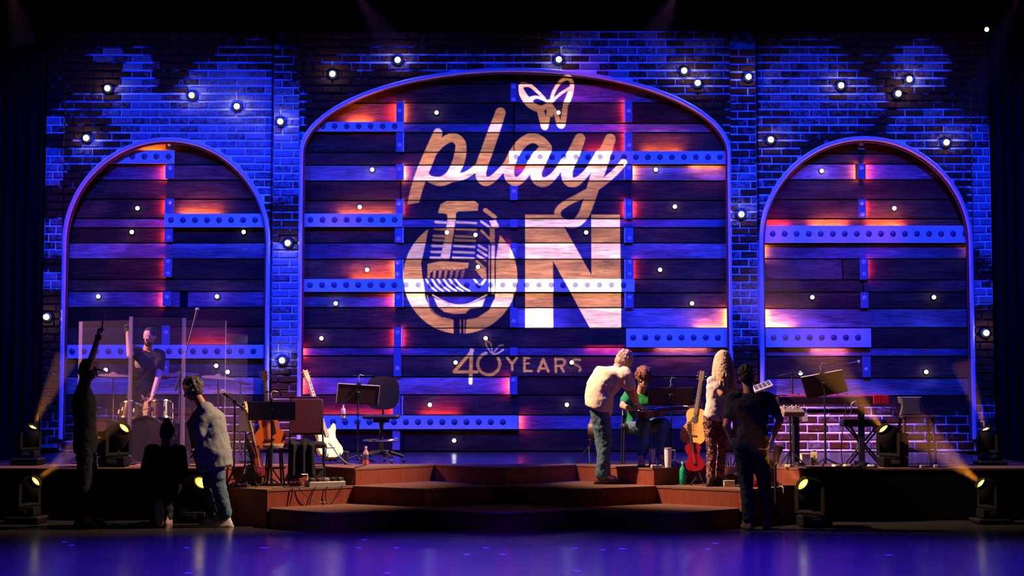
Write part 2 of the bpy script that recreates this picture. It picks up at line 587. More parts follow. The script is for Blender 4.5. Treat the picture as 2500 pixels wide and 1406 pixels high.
# painted wear of the brick: ellipses (cx, cy, rx, ry, amount) in photo pixels
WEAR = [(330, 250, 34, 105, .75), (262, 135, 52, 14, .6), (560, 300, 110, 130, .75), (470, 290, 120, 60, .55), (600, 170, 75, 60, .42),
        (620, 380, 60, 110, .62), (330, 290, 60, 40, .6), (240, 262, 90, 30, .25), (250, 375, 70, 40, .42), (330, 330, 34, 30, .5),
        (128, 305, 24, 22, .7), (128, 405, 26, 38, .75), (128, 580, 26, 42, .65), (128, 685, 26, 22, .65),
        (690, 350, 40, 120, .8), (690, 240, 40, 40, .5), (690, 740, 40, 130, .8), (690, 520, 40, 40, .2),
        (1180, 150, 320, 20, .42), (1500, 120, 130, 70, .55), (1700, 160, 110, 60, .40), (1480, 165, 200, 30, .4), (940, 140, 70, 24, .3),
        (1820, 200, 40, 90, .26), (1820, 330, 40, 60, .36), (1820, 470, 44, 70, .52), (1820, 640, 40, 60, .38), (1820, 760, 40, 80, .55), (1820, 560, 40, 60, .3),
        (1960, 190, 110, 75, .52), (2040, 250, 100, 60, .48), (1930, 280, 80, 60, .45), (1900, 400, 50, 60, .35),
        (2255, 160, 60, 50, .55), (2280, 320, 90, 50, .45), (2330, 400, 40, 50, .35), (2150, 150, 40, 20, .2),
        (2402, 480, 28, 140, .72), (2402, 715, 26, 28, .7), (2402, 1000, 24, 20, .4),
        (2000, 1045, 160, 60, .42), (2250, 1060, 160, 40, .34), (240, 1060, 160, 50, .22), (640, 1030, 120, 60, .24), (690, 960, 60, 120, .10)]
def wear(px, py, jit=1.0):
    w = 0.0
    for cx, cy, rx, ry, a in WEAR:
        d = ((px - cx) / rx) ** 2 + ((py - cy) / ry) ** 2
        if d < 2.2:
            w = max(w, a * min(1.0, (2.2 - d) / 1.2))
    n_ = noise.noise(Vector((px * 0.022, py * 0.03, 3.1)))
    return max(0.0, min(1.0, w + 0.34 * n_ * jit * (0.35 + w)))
WTOP, WBOT = 76, 1101
WL, WR = 107, 2422
PILL = [(107, 149), (665, 727), (1787, 1849), (2379, 2422)]
COURSE, BLEN = 19.0, 47.0

# brick meshes are shared: one chamfered unit brick
def unit_brick():
    m = MB()
    fx, fz = 0.47, 0.42
    m.add([(-0.5, 0.5, -0.5), (0.5, 0.5, -0.5), (0.5, 0.5, 0.5), (-0.5, 0.5, 0.5),
           (-0.5, -0.2, -0.5), (0.5, -0.2, -0.5), (0.5, -0.2, 0.5), (-0.5, -0.2, 0.5),
           (-fx, -0.5, -fz), (fx, -0.5, -fz + 0.04), (fx - .01, -0.5, fz), (-fx, -0.5, fz - 0.03)],
          [(0, 1, 5, 4), (1, 2, 6, 5), (2, 3, 7, 6), (3, 0, 4, 7), (4, 5, 9, 8), (5, 6, 10, 9), (6, 7, 11, 10), (7, 4, 8, 11), (8, 9, 10, 11)])
    me = m.mesh('brick')
    me.materials.append(M_BRICK)
    return me
BRICK_ME = unit_brick()
BRICK_V = [v.co.copy() for v in BRICK_ME.vertices]
BRICK_F = [tuple(p.vertices) for p in BRICK_ME.polygons]
def mortar_panel(name, cells, y, label, z_pad=0.0, kind='structure'):
    """cells: list of 4-corner pixel quads; the 'wear' attribute carries how much pale mortar shows"""
    vs_, fs_, wv, idx = [], [], [], {}
    for q in cells:
        f = []
        for px, py in q:
            key = (round(px, 1), round(py, 1))
            if key not in idx:
                idx[key] = len(vs_)
                vs_.append((WX(px, y), y, WZ(py, y)))
                wv.append(wear(px, py))
            f.append(idx[key])
        fs_.append(f)
    me = bpy.data.meshes.new(name)
    me.from_pydata(vs_, [], fs_)
    at_ = me.attributes.new('wear', 'FLOAT', 'POINT')
    at_.data.foreach_set('value', wv)
    me.materials.append(M_MORTAR)
    o = bpy.data.objects.new(name, me)
    COL.objects.link(o)
    return tag(o, label, None, None, kind)
def place_bricks(parent, rects, y_face, limit):
    """rects: (x0, x1, y0, y1) in pixels; the palest ones become single parts, the rest one mass"""
    info = []
    for (x0, x1, y0, y1) in rects:
        w = wear((x0 + x1) / 2, (y0 + y1) / 2) + random.uniform(-0.12, 0.12)
        info.append((w + 0.0003 * (x1 - x0), x0, x1, y0, y1))
    info.sort(reverse=True)
    rest = MB()
    rest_w = []
    for i, (w, x0, x1, y0, y1) in enumerate(info):
        c = Vector(((WX(x0, y_face) + WX(x1, y_face)) / 2, y_face + 0.030 + random.uniform(-0.006, 0.006), (WZ(y0, y_face) + WZ(y1, y_face)) / 2))
        s = Vector((WX(x1, y_face) - WX(x0, y_face), 0.045, WZ(y0, y_face) - WZ(y1, y_face)))
        wv = max(0.0, min(1.0, w))
        if i < limit:
            o = bpy.data.objects.new('brick', BRICK_ME)
            COL.objects.link(o)
            o.parent = parent
            o.location = c
            o.scale = s
            o.color = (wv, wv, wv, 1)
        else:
            rest.add([(c.x + q.x * s.x, c.y + q.y * s.y, c.z + q.z * s.z) for q in BRICK_V], BRICK_F)
            rest_w += [wv] * len(BRICK_V)
    if rest.v:
        me = bpy.data.meshes.new('brickwork')
        me.from_pydata(rest.v, [], rest.f)
        a_ = me.attributes.new('wear', 'FLOAT', 'POINT')
        a_.data.foreach_set('value', rest_w)
        me.materials.append(M_BRICK_REST)
        o = bpy.data.objects.new('brickwork', me)
        COL.objects.link(o)
        o.parent = parent
        o['kind'] = 'stuff'
# main flat, with the three arches cut out
def in_pillar(px):
    return any(a <= px <= b for a, b in PILL)
cells = []
xs = list(np.arange(WL, WR + 0.1, 6.0))
for A in ARCH:
    xs += [A['cx'] - A['a'], A['cx'] + A['a']] + [A['cx'] + A['a'] * s * (1 - 10 ** (-e)) for e in (1.2, 1.6, 2.2, 3) for s in (-1, 1)]
xs = sorted(set(round(x, 2) for x in xs))
for x0, x1 in zip(xs[:-1], xs[1:]):
    xm = (x0 + x1) / 2
    lo0 = lo1 = WBOT
    for A in ARCH:
        if abs(xm - A['cx']) < A['a']:
            lo0 = arch_top(A, x0) or A['base']
            lo1 = arch_top(A, x1) or A['base']
    n = max(1, int((min(lo0, lo1) - WTOP) / 9.5))
    for k in range(n):
        cells.append([(x0, WTOP + (lo0 - WTOP) * (k + 1) / n), (x1, WTOP + (lo1 - WTOP) * (k + 1) / n), (x1, WTOP + (lo1 - WTOP) * k / n), (x0, WTOP + (lo0 - WTOP) * k / n)])
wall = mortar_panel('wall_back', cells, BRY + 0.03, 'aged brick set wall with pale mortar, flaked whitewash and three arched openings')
rects = []
nrow = int((WBOT - WTOP) / COURSE)
for r in range(nrow):
    y0, y1 = WTOP + r * COURSE + 2.5, WTOP + (r + 1) * COURSE - 2.5
    x = WL - (r % 2) * BLEN / 2 - 5
    while x < WR:
        a, b = x + 1.0, x + BLEN - 1.0 + random.uniform(-.8, .8)
        x += BLEN
        a, b = max(a, WL), min(b, WR)
        segs = [(a, b)]
        for A in ARCH:
            h = arch_half(A, y1) + 1
            if h > 1.5:
                o_ = []
                for s0, s1 in segs:
                    L, R_ = A['cx'] - h, A['cx'] + h
                    if s1 <= L or s0 >= R_: o_.append((s0, s1))
                    else:
                        if s0 < L: o_.append((s0, L))
                        if s1 > R_: o_.append((R_, s1))
                segs = o_
        for P0, P1 in PILL:
            o_ = []
            for s0, s1 in segs:
                if s1 <= P0 or s0 >= P1: o_.append((s0, s1))
                else:
                    if s0 < P0: o_.append((s0, P0))
                    if s1 > P1: o_.append((P1, s1))
            segs = o_
        for s0, s1 in segs:
            if s1 - s0 > 7:
                rects.append((s0, s1, y0, y1))
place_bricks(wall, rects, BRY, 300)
# brick pillars standing proud of the flat
PNAME = ['brick pillar at the drum end of the set', 'brick pillar between the drum arch and the wide middle arch',
         'brick pillar between the wide middle arch and the keyboard arch', 'brick pillar at the keyboard end of the set']
for i, (P0, P1) in enumerate(PILL):
    py_ = BRY - 0.10
    cells = []
    top_ = 118 if i in (1, 2) else WTOP
    n = int((WBOT - top_) / 9.5)
    for k in range(n):
        cells.append([(P0, top_ + 9.5 * (k + 1)), (P1, top_ + 9.5 * (k + 1)), (P1, top_ + 9.5 * k), (P0, top_ + 9.5 * k)])
    p = mortar_panel('brick_pillar', cells, py_ + 0.03, PNAME[i])
    p['category'] = 'pillar'
    sides = MB()
    for xx in (P0, P1):
        sides.add([(WX(xx), py_ + 0.03, WZ(WBOT)), (WX(xx), BRY + 0.03, WZ(WBOT)), (WX(xx), BRY + 0.03, WZ(top_)), (WX(xx), py_ + 0.03, WZ(top_))], [(0, 1, 2, 3)])
    sides.build('pillar_side', M_BACK, p)
    rects = []
    for r in range(int((WBOT - top_) / COURSE)):
        y0, y1 = top_ + r * COURSE + 2.2, top_ + (r + 1) * COURSE - 2.2
        w = P1 - P0
        cuts = [P0, P0 + w * (0.72 if r % 2 else 0.30) + random.uniform(-4, 4), P1]
        for s0, s1 in zip(cuts[:-1], cuts[1:]):
            rects.append((s0 + (1.5 if s0 != P0 else 0), s1 - (1.5 if s1 != P1 else 0), y0, y1))
    place_bricks(p, rects, py_, 300)
# low brick footing under the side arches
for nm, (K0, K1), lab in (('drum', (160, 652), 'low brick footing across the drum arch'), ('keys', (1862, 2368), 'low brick footing across the keyboard arch behind the keyboards')):
    ky = WY - 0.07
    T = 993
    cells = []
    for x0 in np.arange(K0, K1 - 1, 12.0):
        x1 = min(x0 + 12, K1)
        for k in range(12):
            cells.append([(x0, T + 9 * (k + 1)), (x1, T + 9 * (k + 1)), (x1, T + 9 * k), (x0, T + 9 * k)])
    p = mortar_panel('brick_footing', cells, ky + 0.03, lab)
    p['category'] = 'brickwork'
    rects = []
    for r in range(5):
        y0, y1 = T + r * 21.0 + 2.6, T + (r + 1) * 21.0 - 2.6
        x = K0 - (r % 2) * 26
        while x < K1:
            a, b = max(x + 1.6, K0), min(x + 52 - 1.6, K1)
            x += 52
            if b - a > 6: rects.append((a, b, y0, y1))
    place_bricks(p, rects, ky, 300)

# arch mouldings: a pale rounded bead with a thin brown inner bead
for i, A in enumerate(ARCH):
    pts = []
    for k in range(9):
        pts.append((A['cx'] - A['a'], 1072 - (1072 - A['base']) * k / 8))
    for k in range(1, 48):
        t = PI - PI * k / 48
        pts.append((A['cx'] + A['a'] * math.cos(t), A['base'] - A['b'] * math.sin(t)))
    for k in range(9):
        pts.append((A['cx'] + A['a'], A['base'] + (1072 - A['base']) * k / 8))
    P = [Vector((WX(x, BRY), BRY - 0.05, WZ(y, BRY))) for x, y in pts]
    c0 = Vector((WX(A['cx'], BRY), BRY, WZ(A['base'], BRY)))
    t_ = MB()
    t_.tube(P, 0.036, 9)
    tr = struct('trim_%d' % (i + 1), t_, M_TRIM, 'pale rounded moulding framing the %s' % ('drum arch', 'wide middle arch', 'keyboard arch')[i], True)
    q = []
    for p in P:
        d = Vector((c0.x - p.x, 0, (c0.z - p.z) if p.z > c0.z else 0))
        d.normalize()
        q.append(p + d * 0.045 + Vector((0, 0.035, 0)))
    t2 = MB()
    t2.tube(q, 0.018, 6)
    t2.build('inner_bead', M_TRIM2, tr, True)
    # the reveal between brick face and boards
    rv = MB()
    vs_ = []
    for p in P:
        vs_ += [(p.x, BRY + 0.0, p.z), (p.x, WY + 0.06, p.z)]
    rv.add(vs_, [(2 * k, 2 * k + 2, 2 * k + 3, 2 * k + 1) for k in range(len(P) - 1)])
    rv.build('reveal', M_BACK, tr)

# ------------------------------------------------------------------ boards, straps and rivets inside the arches
TONE = {'L': (.40, .32, .27), 'B': (.20, .17, .19), 'M': (.17, .095, .060), 'D': (.115, .056, .022), 'K': (.065, .030, .010), 'R': (.32, .12, .035), 'P': (.50, .26, .24)}
ROWS = {
 0: [(345, 367, [(0, 412, 'R'), (412, 999, 'D')]), (368, 401, [(0, 999, 'D')]), (403, 439, [(0, 412, 'B'), (412, 999, 'M')]), (441, 485, [(0, 999, 'D')]),
     (487, 532, [(0, 999, 'D')]), (534, 555, [(0, 999, 'P')]), (557, 592, [(0, 999, 'K')]), (594, 631, [(0, 999, 'L')]), (633, 681, [(0, 999, 'K')]),
     (683, 710, [(0, 999, 'D')]), (712, 750, [(0, 440, 'B'), (459, 999, 'B')]), (752, 796, [(0, 999, 'K')]), (798, 841, [(0, 999, 'D')]), (842, 876, [(0, 999, 'D')]),
     (878, 919, [(0, 999, 'M')]), (921, 963, [(0, 999, 'L')]), (965, 1005, [(0, 999, 'K')]), (1007, 1050, [(0, 999, 'D')]), (1052, 1100, [(0, 999, 'K')])],
 1: [(174, 203, [(0, 9999, 'K')]), (205, 250, [(0, 1256, 'D'), (1258, 9999, 'P')]), (252, 300, [(0, 976, 'R'), (978, 1254, 'D'), (1256, 1535, 'D'), (1537, 9999, 'K')]),
     (302, 323, [(0, 1254, 'B'), (1256, 9999, 'P')]), (325, 371, [(0, 1254, 'D'), (1256, 9999, 'D')]), (373, 402, [(0, 9999, 'D')]), (404, 441, [(0, 9999, 'L')]),
     (443, 488, [(0, 976, 'K'), (978, 9999, 'D')]), (490, 533, [(0, 976, 'D'), (978, 9999, 'D')]), (535, 555, [(0, 9999, 'B')]), (557, 592, [(0, 9999, 'D')]), (594, 632, [(0, 1254, 'B'), (1256, 9999, 'L')]),
     (634, 681, [(0, 976, 'R'), (978, 9999, 'D')]), (683, 714, [(0, 9999, 'D')]), (716, 750, [(0, 1254, 'L'), (1256, 9999, 'D')]), (752, 800, [(0, 1254, 'D'), (1256, 9999, 'L')]),
     (802, 847, [(0, 9999, 'D')]), (849, 868, [(0, 9999, 'B')]), (870, 919, [(0, 9999, 'D')]), (921, 963, [(0, 1254, 'L'), (1256, 9999, 'K')]), (965, 1012, [(0, 9999, 'D')]),
     (1014, 1048, [(0, 9999, 'B')]), (1050, 1100, [(0, 9999, 'K')])],
 2: [(342, 374, [(0, 9999, 'D')]), (376, 399, [(0, 9999, 'D')]), (401, 438, [(0, 2092, 'P'), (2118, 9999, 'B')]), (440, 486, [(0, 9999, 'D')]), (488, 533, [(0, 9999, 'D')]),
     (535, 553, [(0, 9999, 'R')]), (555, 594, [(0, 9999, 'D')]), (596, 631, [(0, 9999, 'B')]), (633, 682, [(0, 2056, 'M'), (2058, 9999, 'D')]), (684, 712, [(0, 2106, 'D'), (2108, 9999, 'M')]),
     (714, 752, [(0, 9999, 'D')]), (754, 799, [(0, 9999, 'L')]), (801, 848, [(0, 9999, 'D')]), (850, 869, [(0, 9999, 'B')]), (871, 922, [(0, 9999, 'D')]), (924, 965, [(0, 9999, 'L')]),
     (967, 1010, [(0, 9999, 'K')]), (1012, 1055, [(0, 9999, 'D')]), (1057, 1100, [(0, 9999, 'K')])]}
# horizontal straps: arch, x0, x1, y0, y1
STRAPS = [(0, 0, 425, 369, 401), (0, 402, 999, 523, 556), (0, 0, 999, 842, 875),
          (1, 0, 985, 300, 323), (1, 1243, 9999, 371, 402), (1, 0, 983, 523, 555), (1, 0, 1548, 682, 713), (1, 1527, 9999, 802, 848), (1, 0, 1265, 1014, 1047),
          (2, 0, 9999, 552, 594), (2, 0, 2121, 802, 848)]
# short upright straps: arch, x0, x1, y0, y1, rivet rows
VSTRAPS = [(0, 402, 423, 346, 366, (353,)), (0, 402, 424, 403, 437, (411,)), (0, 402, 424, 486, 522, (495,)), (0, 402, 423, 557, 591, (581,)), (0, 401, 422, 632, 677, (639, 668)),
           (0, 400, 420, 712, 748, (725,)), (0, 399, 419, 795, 841, (812,)), (0, 398, 418, 877, 919, (898,)),
           (1, 1246, 1262, 205, 250, (213, 244)), (1, 966, 984, 250, 299, (271,)), (1, 966, 984, 324, 372, (355,)), (1, 966, 984, 402, 440, (413,)), (1, 966, 984, 487, 522, (497,)), (1, 964, 983, 556, 593, (583,)),
           (1, 964, 982, 634, 681, (641, 669)), (1, 964, 982, 714, 750, (727,)), (1, 963, 981, 799, 847, (812,)), (1, 963, 981, 849, 919, (899,)), (1, 961, 980, 964, 1013, (986,)), (1, 961, 979, 1048, 1098, (1072,)),
           (1, 1527, 1545, 247, 299, (271,)), (1, 1527, 1545, 324, 370, (355,)), (1, 1527, 1545, 403, 440, (411,)), (1, 1527, 1545, 487, 535, (498, 525)), (1, 1527, 1546, 557, 593, (583,)),
           (1, 1527, 1546, 634, 681, (640, 669)), (1, 1527, 1546, 714, 752, (727,)), (1, 1245, 1264, 455, 489, (469,)), (1, 1245, 1263, 536, 556, ()), (1, 1245, 1263, 594, 632, (612,)), (1, 1245, 1263, 751, 799, (785,)),
           (1, 1245, 1263, 848, 868, ()), (1, 1244, 1263, 919, 963, (928,)),
           (2, 2097, 2114, 345, 366, (352,)), (2, 2096, 2114, 401, 438, (410,)), (2, 2096, 2114, 487, 533, (496, 524)), (2, 2097, 2118, 632, 683, (640, 669)), (2, 2098, 2117, 714, 752, (727,)),
           (2, 2100, 2120, 870, 921, (902,))]
def clip_poly(A, x0, x1, y0, y1, inset=2.0):
    y0 = max(y0, A['top'] + 2.0)
    if y1 - y0 < 3: return None
    k = 5 if y0 < A['base'] else 1
    L, R_ = [], []
    for i in range(k + 1):
        y = y0 + (y1 - y0) * i / k
        h = max(0.5, arch_half(A, y) - inset)
        L.append((max(x0, A['cx'] - h), y))
        R_.append((min(x1, A['cx'] + h), y))
    keep = [i for i in range(k + 1) if R_[i][0] - L[i][0] > 2]
    if len(keep) < 2: return None
    L = [L[i] for i in keep]
    R_ = [R_[i] for i in keep]
    return R_[::-1] + L
def px_prism(poly, y0, y1):
    m = MB()
    m.prism([(WX(x), WZ(y)) for x, y in poly], y0, y1)
    return m
RIV = MB()
RIV.lathe([(0.046, 0.0), (0.046, 0.006), (0.036, 0.010), (0.030, 0.008), (0.024, 0.018), (0.0001, 0.022)], 12, Matrix.Rotation(PI / 2, 4, 'X'))
RIV_ME = RIV.mesh('rivet')
RIV_ME.materials.append(M_RIVET)
for p in RIV_ME.polygons: p.use_smooth = True
RIV_ME2 = RIV_ME.copy()
RIV_ME2.materials[0] = M_RIVET2
def rivet(parent, px, py, y, s=1.0, me=None):
    o = bpy.data.objects.new('rivet', me or RIV_ME)
    COL.objects.link(o)
    o.parent = parent
    o.location = (WX(px), y, WZ(py))
    o.scale = (s, s, s)
PANEL_NAMES = ['boarded panel of weathered planks inside the drum arch', 'boarded panel of weathered planks inside the wide middle arch', 'boarded panel of weathered planks inside the keyboard arch']
for i, A in enumerate(ARCH):
    m = MB()
    outline = [(A['cx'] + (A['a'] + 4) * math.cos(PI * k / 40), A['base'] - (A['b'] + 4) * math.sin(PI * k / 40)) for k in range(41)]
    poly = outline + [(A['cx'] - A['a'] - 4, 1101), (A['cx'] + A['a'] + 4, 1101)]
    m.prism([(WX(x), WZ(y)) for x, y in poly], WY + 0.06, WY + 0.10)
    pan = m.build('wall_arch_%d' % (i + 1), M_BACK)
    tag(pan, PANEL_NAMES[i], None, None, 'structure')
    A['panel'] = pan
    for (y0, y1, segs) in ROWS[i]:
        for (x0, x1, tone) in segs:
            poly = clip_poly(A, x0 + 0.6, x1 - 0.6, y0 + 0.7, y1 - 0.7)
            if poly is None: continue
            off = random.uniform(-0.008, 0.008)
            o = px_prism(poly, WY + off, WY + 0.055).build('plank', M_PLANK, pan)
            c = TONE[tone]
            j = random.uniform(0.85, 1.15)
            o.color = (c[0] * j, c[1] * j * random.uniform(.94, 1.06), c[2] * j, 1)
            # own grain for every board: move the mesh so that object space differs
            dv = Vector((random.uniform(-40, 40), 0, random.uniform(-40, 40)))
            o.data.transform(Matrix.Translation(dv))
            o.location = -dv
for (i, x0, x1, y0, y1) in STRAPS:
    A = ARCH[i]
    poly = clip_poly(A, x0, x1, y0, y1, 3.0)
    o = px_prism(poly, WY - 0.085, WY - 0.070).build('metal_strap', M_STRAP, A['panel'])
    lo = max(x0, A['cx'] - arch_half(A, (y0 + y1) / 2))
    hi = min(x1, A['cx'] + arch_half(A, (y0 + y1) / 2))
    x = lo + 17 if x0 > 0 else lo + 26
    if (i, x0) == (2, 0): x = lo + 27
    while x < hi - 8:
        rivet(o, x, (y0 + y1) / 2 - 1, WY - 0.085)
        x += 29.3
for (i, x0, x1, y0, y1, rv) in VSTRAPS:
    A = ARCH[i]
    o = px_prism([(x1, y0), (x1, y1), (x0, y1), (x0, y0)], WY - 0.055, WY - 0.040).build('upright_strap', M_STRAP, A['panel'])
    o.data.materials[0] = plain('dull_strap_metal', (0.22, 0.19, 0.22), 0.55, 0.0, 0.3)
    for ry in rv:
        rivet(o, (x0 + x1) / 2, ry, WY - 0.055, 0.72, RIV_ME2)
# bright rolled edges beside two of the upright straps
for px, segs in ((984.5, [(248, 300), (324, 371), (402, 441), (487, 523), (556, 593), (634, 681), (715, 750), (799, 847), (966, 1013)]),
                 (1525, [(247, 299), (324, 371), (403, 440), (487, 535), (557, 593), (634, 681), (715, 752)])):
    for y0, y1 in segs:
        px_prism([(px + 1.3, y0), (px + 1.3, y1), (px - 1.3, y1), (px - 1.3, y0)], WY - 0.075, WY - 0.03).build('rolled_edge', plain('bright_edge', (.85, .80, .80), .35, .0, .6), ARCH[1]['panel'])

# LED strips tucked behind the straps: they wash the boards above or beside them with orange and red
def strip_light(px0, px1, py, face, watts, color, depth=WY - 0.060):
    l = bpy.data.lights.new('strip_led', 'AREA')
    l.shape = 'RECTANGLE'
    upd = face in ('up', 'down')
    a, b = (px0, py), (px1, py)
    l.size = abs(WX(px1) - WX(px0)) if upd else abs(WZ(px1) - WZ(px0))
    l.size_y = 0.02
    l.energy = watts * 3.0
    l.color = color
    o = bpy.data.objects.new('strip_led', l)
    COL.objects.link(o)
    if upd:
        o.location = ((WX(px0) + WX(px1)) / 2, depth, WZ(py))
        d = Vector((0, 0.6, 1 if face == 'up' else -1))
        o.rotation_euler = d.to_track_quat('-Z', 'Y').to_euler()
        # keep the long side level
        q = d.normalized()
        xax = Vector((1, 0, 0)); zax = -q; yax = zax.cross(xax)
        o.rotation_euler = Matrix((xax, yax, zax)).transposed().to_euler()
    else:
        o.location = (WX(py), depth, (WZ(px0) + WZ(px1)) / 2)
        d = Vector((1 if face == 'right' else -1, 0.5, 0)).normalized()
        o.location.y = WY - 0.032
        xax = Vector((0, 0, 1)); zax = -d; yax = zax.cross(xax)
        o.rotation_euler = Matrix((xax, yax, zax)).transposed().to_euler()
ORANGE = (1.0, 0.24, 0.03)
RED = (1.0, 0.05, 0.02)
for x0, x1, y, f, w, c in [
        (440, 540, 526, 'up', 2.6, ORANGE), (830, 960, 526, 'up', 2.0, ORANGE), (340, 395, 372, 'up', 1.5, ORANGE), (860, 960, 684, 'up', 1.6, ORANGE), (1570, 1665, 373, 'up', 2.0, ORANGE),
        (1430, 1500, 373, 'up', 0.8, RED), (1985, 2065, 555, 'up', 2.2, ORANGE), (2120, 2200, 555, 'up', 2.2, ORANGE), (1862, 1920, 555, 'up', 0.8, RED), (850, 900, 303, 'up', 1.2, ORANGE),
        (1030, 1120, 1016, 'up', 1.2, RED), (770, 960, 1016, 'up', 1.2, RED), (1430, 1520, 846, 'down', 0.7, RED), (1600, 1720, 847, 'down', 1.3, (1, .25, .3)), (1690, 1760, 400, 'down', 1.0, ORANGE),
        (1980, 2060, 847, 'down', 1.2, (1, .2, .3)), (460, 560, 844, 'up', 1.0, RED), (1240, 1320, 400, 'down', 0.4, RED), (1700, 1780, 804, 'up', 1.5, ORANGE), (1864, 1930, 804, 'up', 1.5, ORANGE)]:
    strip_light(x0, x1, y, f, w, c)
for y0, y1, x, f, w, c in [
        (250, 298, 982, 'right', 1.0, ORANGE), (404, 440, 982, 'right', 1.6, ORANGE), (490, 522, 982, 'right', 0.7, RED), (404, 438, 404, 'left', 1.3, RED), (488, 520, 404, 'left', 1.1, RED), (560, 590, 404, 'left', .7, RED), (634, 676, 404, 'left', .6, RED),
        (714, 748, 403, 'left', 1.0, RED), (252, 298, 968, 'left', 0.9, RED), (640, 680, 966, 'left', 1.0, ORANGE), (716, 748, 966, 'left', 1.2, RED), (802, 845, 966, 'left', .7, RED), (802, 845, 980, 'right', .7, RED),
        (250, 298, 1529, 'left', 1.0, RED), (490, 530, 1529, 'left', 0.8, RED), (490, 530, 1544, 'right', 0.8, RED), (325, 370, 1529, 'left', .9, RED), (636, 680, 1544, 'right', .6, RED), (404, 438, 1544, 'right', .8, ORANGE),
        (403, 437, 2112, 'right', 1.5, RED), (404, 437, 2098, 'left', 0.9, ORANGE), (490, 530, 2112, 'right', .6, RED), (634, 680, 2116, 'right', .5, RED), (594, 630, 1247, 'left', .5, RED), (921, 962, 1246, 'left', .8, RED), (966, 1012, 963, 'left', 1.0, RED),
        (756, 798, 1865, 'right', 1.6, ORANGE), (598, 630, 1864, 'right', .9, ORANGE), (600, 630, 2362, 'left', .8, ORANGE), (756, 798, 1774, 'left', 1.4, ORANGE), (922, 962, 740, 'right', 1.0, RED), (1016, 1046, 1268, 'right', .9, RED), (850, 868, 740, 'right', .7, RED)]:
    strip_light(y0, y1, x, f, w, c)

# ------------------------------------------------------------------ bulbs
def make_bulb(name, label, group, r, mat, collar):
    t = thing(name, label, 'bulb', (0, 0, 0), 0, group)
    m = MB()
    m.lathe([(r * (1.75 if collar else 1.15), 0), (r * (1.75 if collar else 1.15), r * .5), (r * 1.2, r * .7), (r * 0.8, r * 1.0)], 14, Matrix.Rotation(PI / 2, 4, 'X'))
    m.build('socket', M_BLACK, t, True)
    g = MB()
    g.ball((0, -r * 1.35, 0), r, 14, 9)
    g.build('globe', mat, t, True)
    return t
BIG = [(257, 217), (464, 234), (575, 261), (207, 338), (682, 298), (809, 182), (969, 148), (1365, 147), (1673, 174), (1706, 204), (1831, 189), (1884, 342), (2058, 210), (2226, 195), (2198, 230), (2314, 349),
       (703, 594), (692, 880), (118, 774), (1810, 524), (2402, 813)]
SMALL = [(335, 509), (322, 567), (595, 567), (243, 724), (532, 724), (532, 893), (560, 908), (264, 903), (1065, 276), (908, 415), (878, 506), (1091, 568), (1161, 574), (1167, 652), (897, 659), (821, 741), (787, 826),
         (1186, 826), (1113, 885), (1395, 885), (1051, 988), (1383, 988), (1110, 1075), (1431, 568), (1648, 505), (1602, 415), (1611, 659), (1688, 741), (1364, 276), (2008, 418), (2184, 509), (1981, 726), (2277, 726),
         (2255, 908), (1950, 911), (1670, 990), (1160, 420)]
b0 = make_bulb('wall_bulb', 'round lit bulb in a black socket on the brick face of the set', 'round bulbs on the brickwork', 0.042, M_BULB, True)
for k, (px, py) in enumerate(BIG):
    o = b0 if k == 0 else copy_tree(b0)
    y = BRY - (0.10 if in_pillar(px) else 0.0) + 0.0
    o.location = (WX(px, y), y, WZ(py, y))
    where = ('pillar at the drum end' if px < 150 else 'brick above the drum arch' if px < 660 else 'pillar between the drum arch and the middle arch' if px < 730 else 'brick above the wide middle arch' if px < 1785 else 'pillar between the middle arch and the keyboard arch' if px < 1850 else 'brick above the keyboard arch' if px < 2375 else 'pillar at the keyboard end')
    o['label'] = 'round lit bulb on the ' + where
    o['group'] = 'round bulbs on the ' + where
b1 = make_bulb('board_bulb', 'small lit bulb mounted on the boards inside an arch', 'small bulbs on the boards', 0.030, M_BULB_S, False)
for k, (px, py) in enumerate(SMALL):
    o = b1 if k == 0 else copy_tree(b1)
    y = WY - 0.005
    for (i, x0, x1, y0, y1) in STRAPS:
        A = ARCH[i]
        if max(x0, A['cx'] - A['a']) < px < min(x1, A['cx'] + A['a']) and y0 < py < y1: y = WY - 0.086
    o.location = (WX(px, y), y, WZ(py, y))
    where = ('drum arch' if px < 700 else 'wide middle arch' if px < 1800 else 'keyboard arch')
    part_ = 'upper boards of the ' if py < 560 else 'middle boards of the ' if py < 780 else 'lower boards of the '
    o['label'] = 'small lit bulb on the ' + part_ + where
    o['group'] = 'small bulbs on the ' + part_ + where

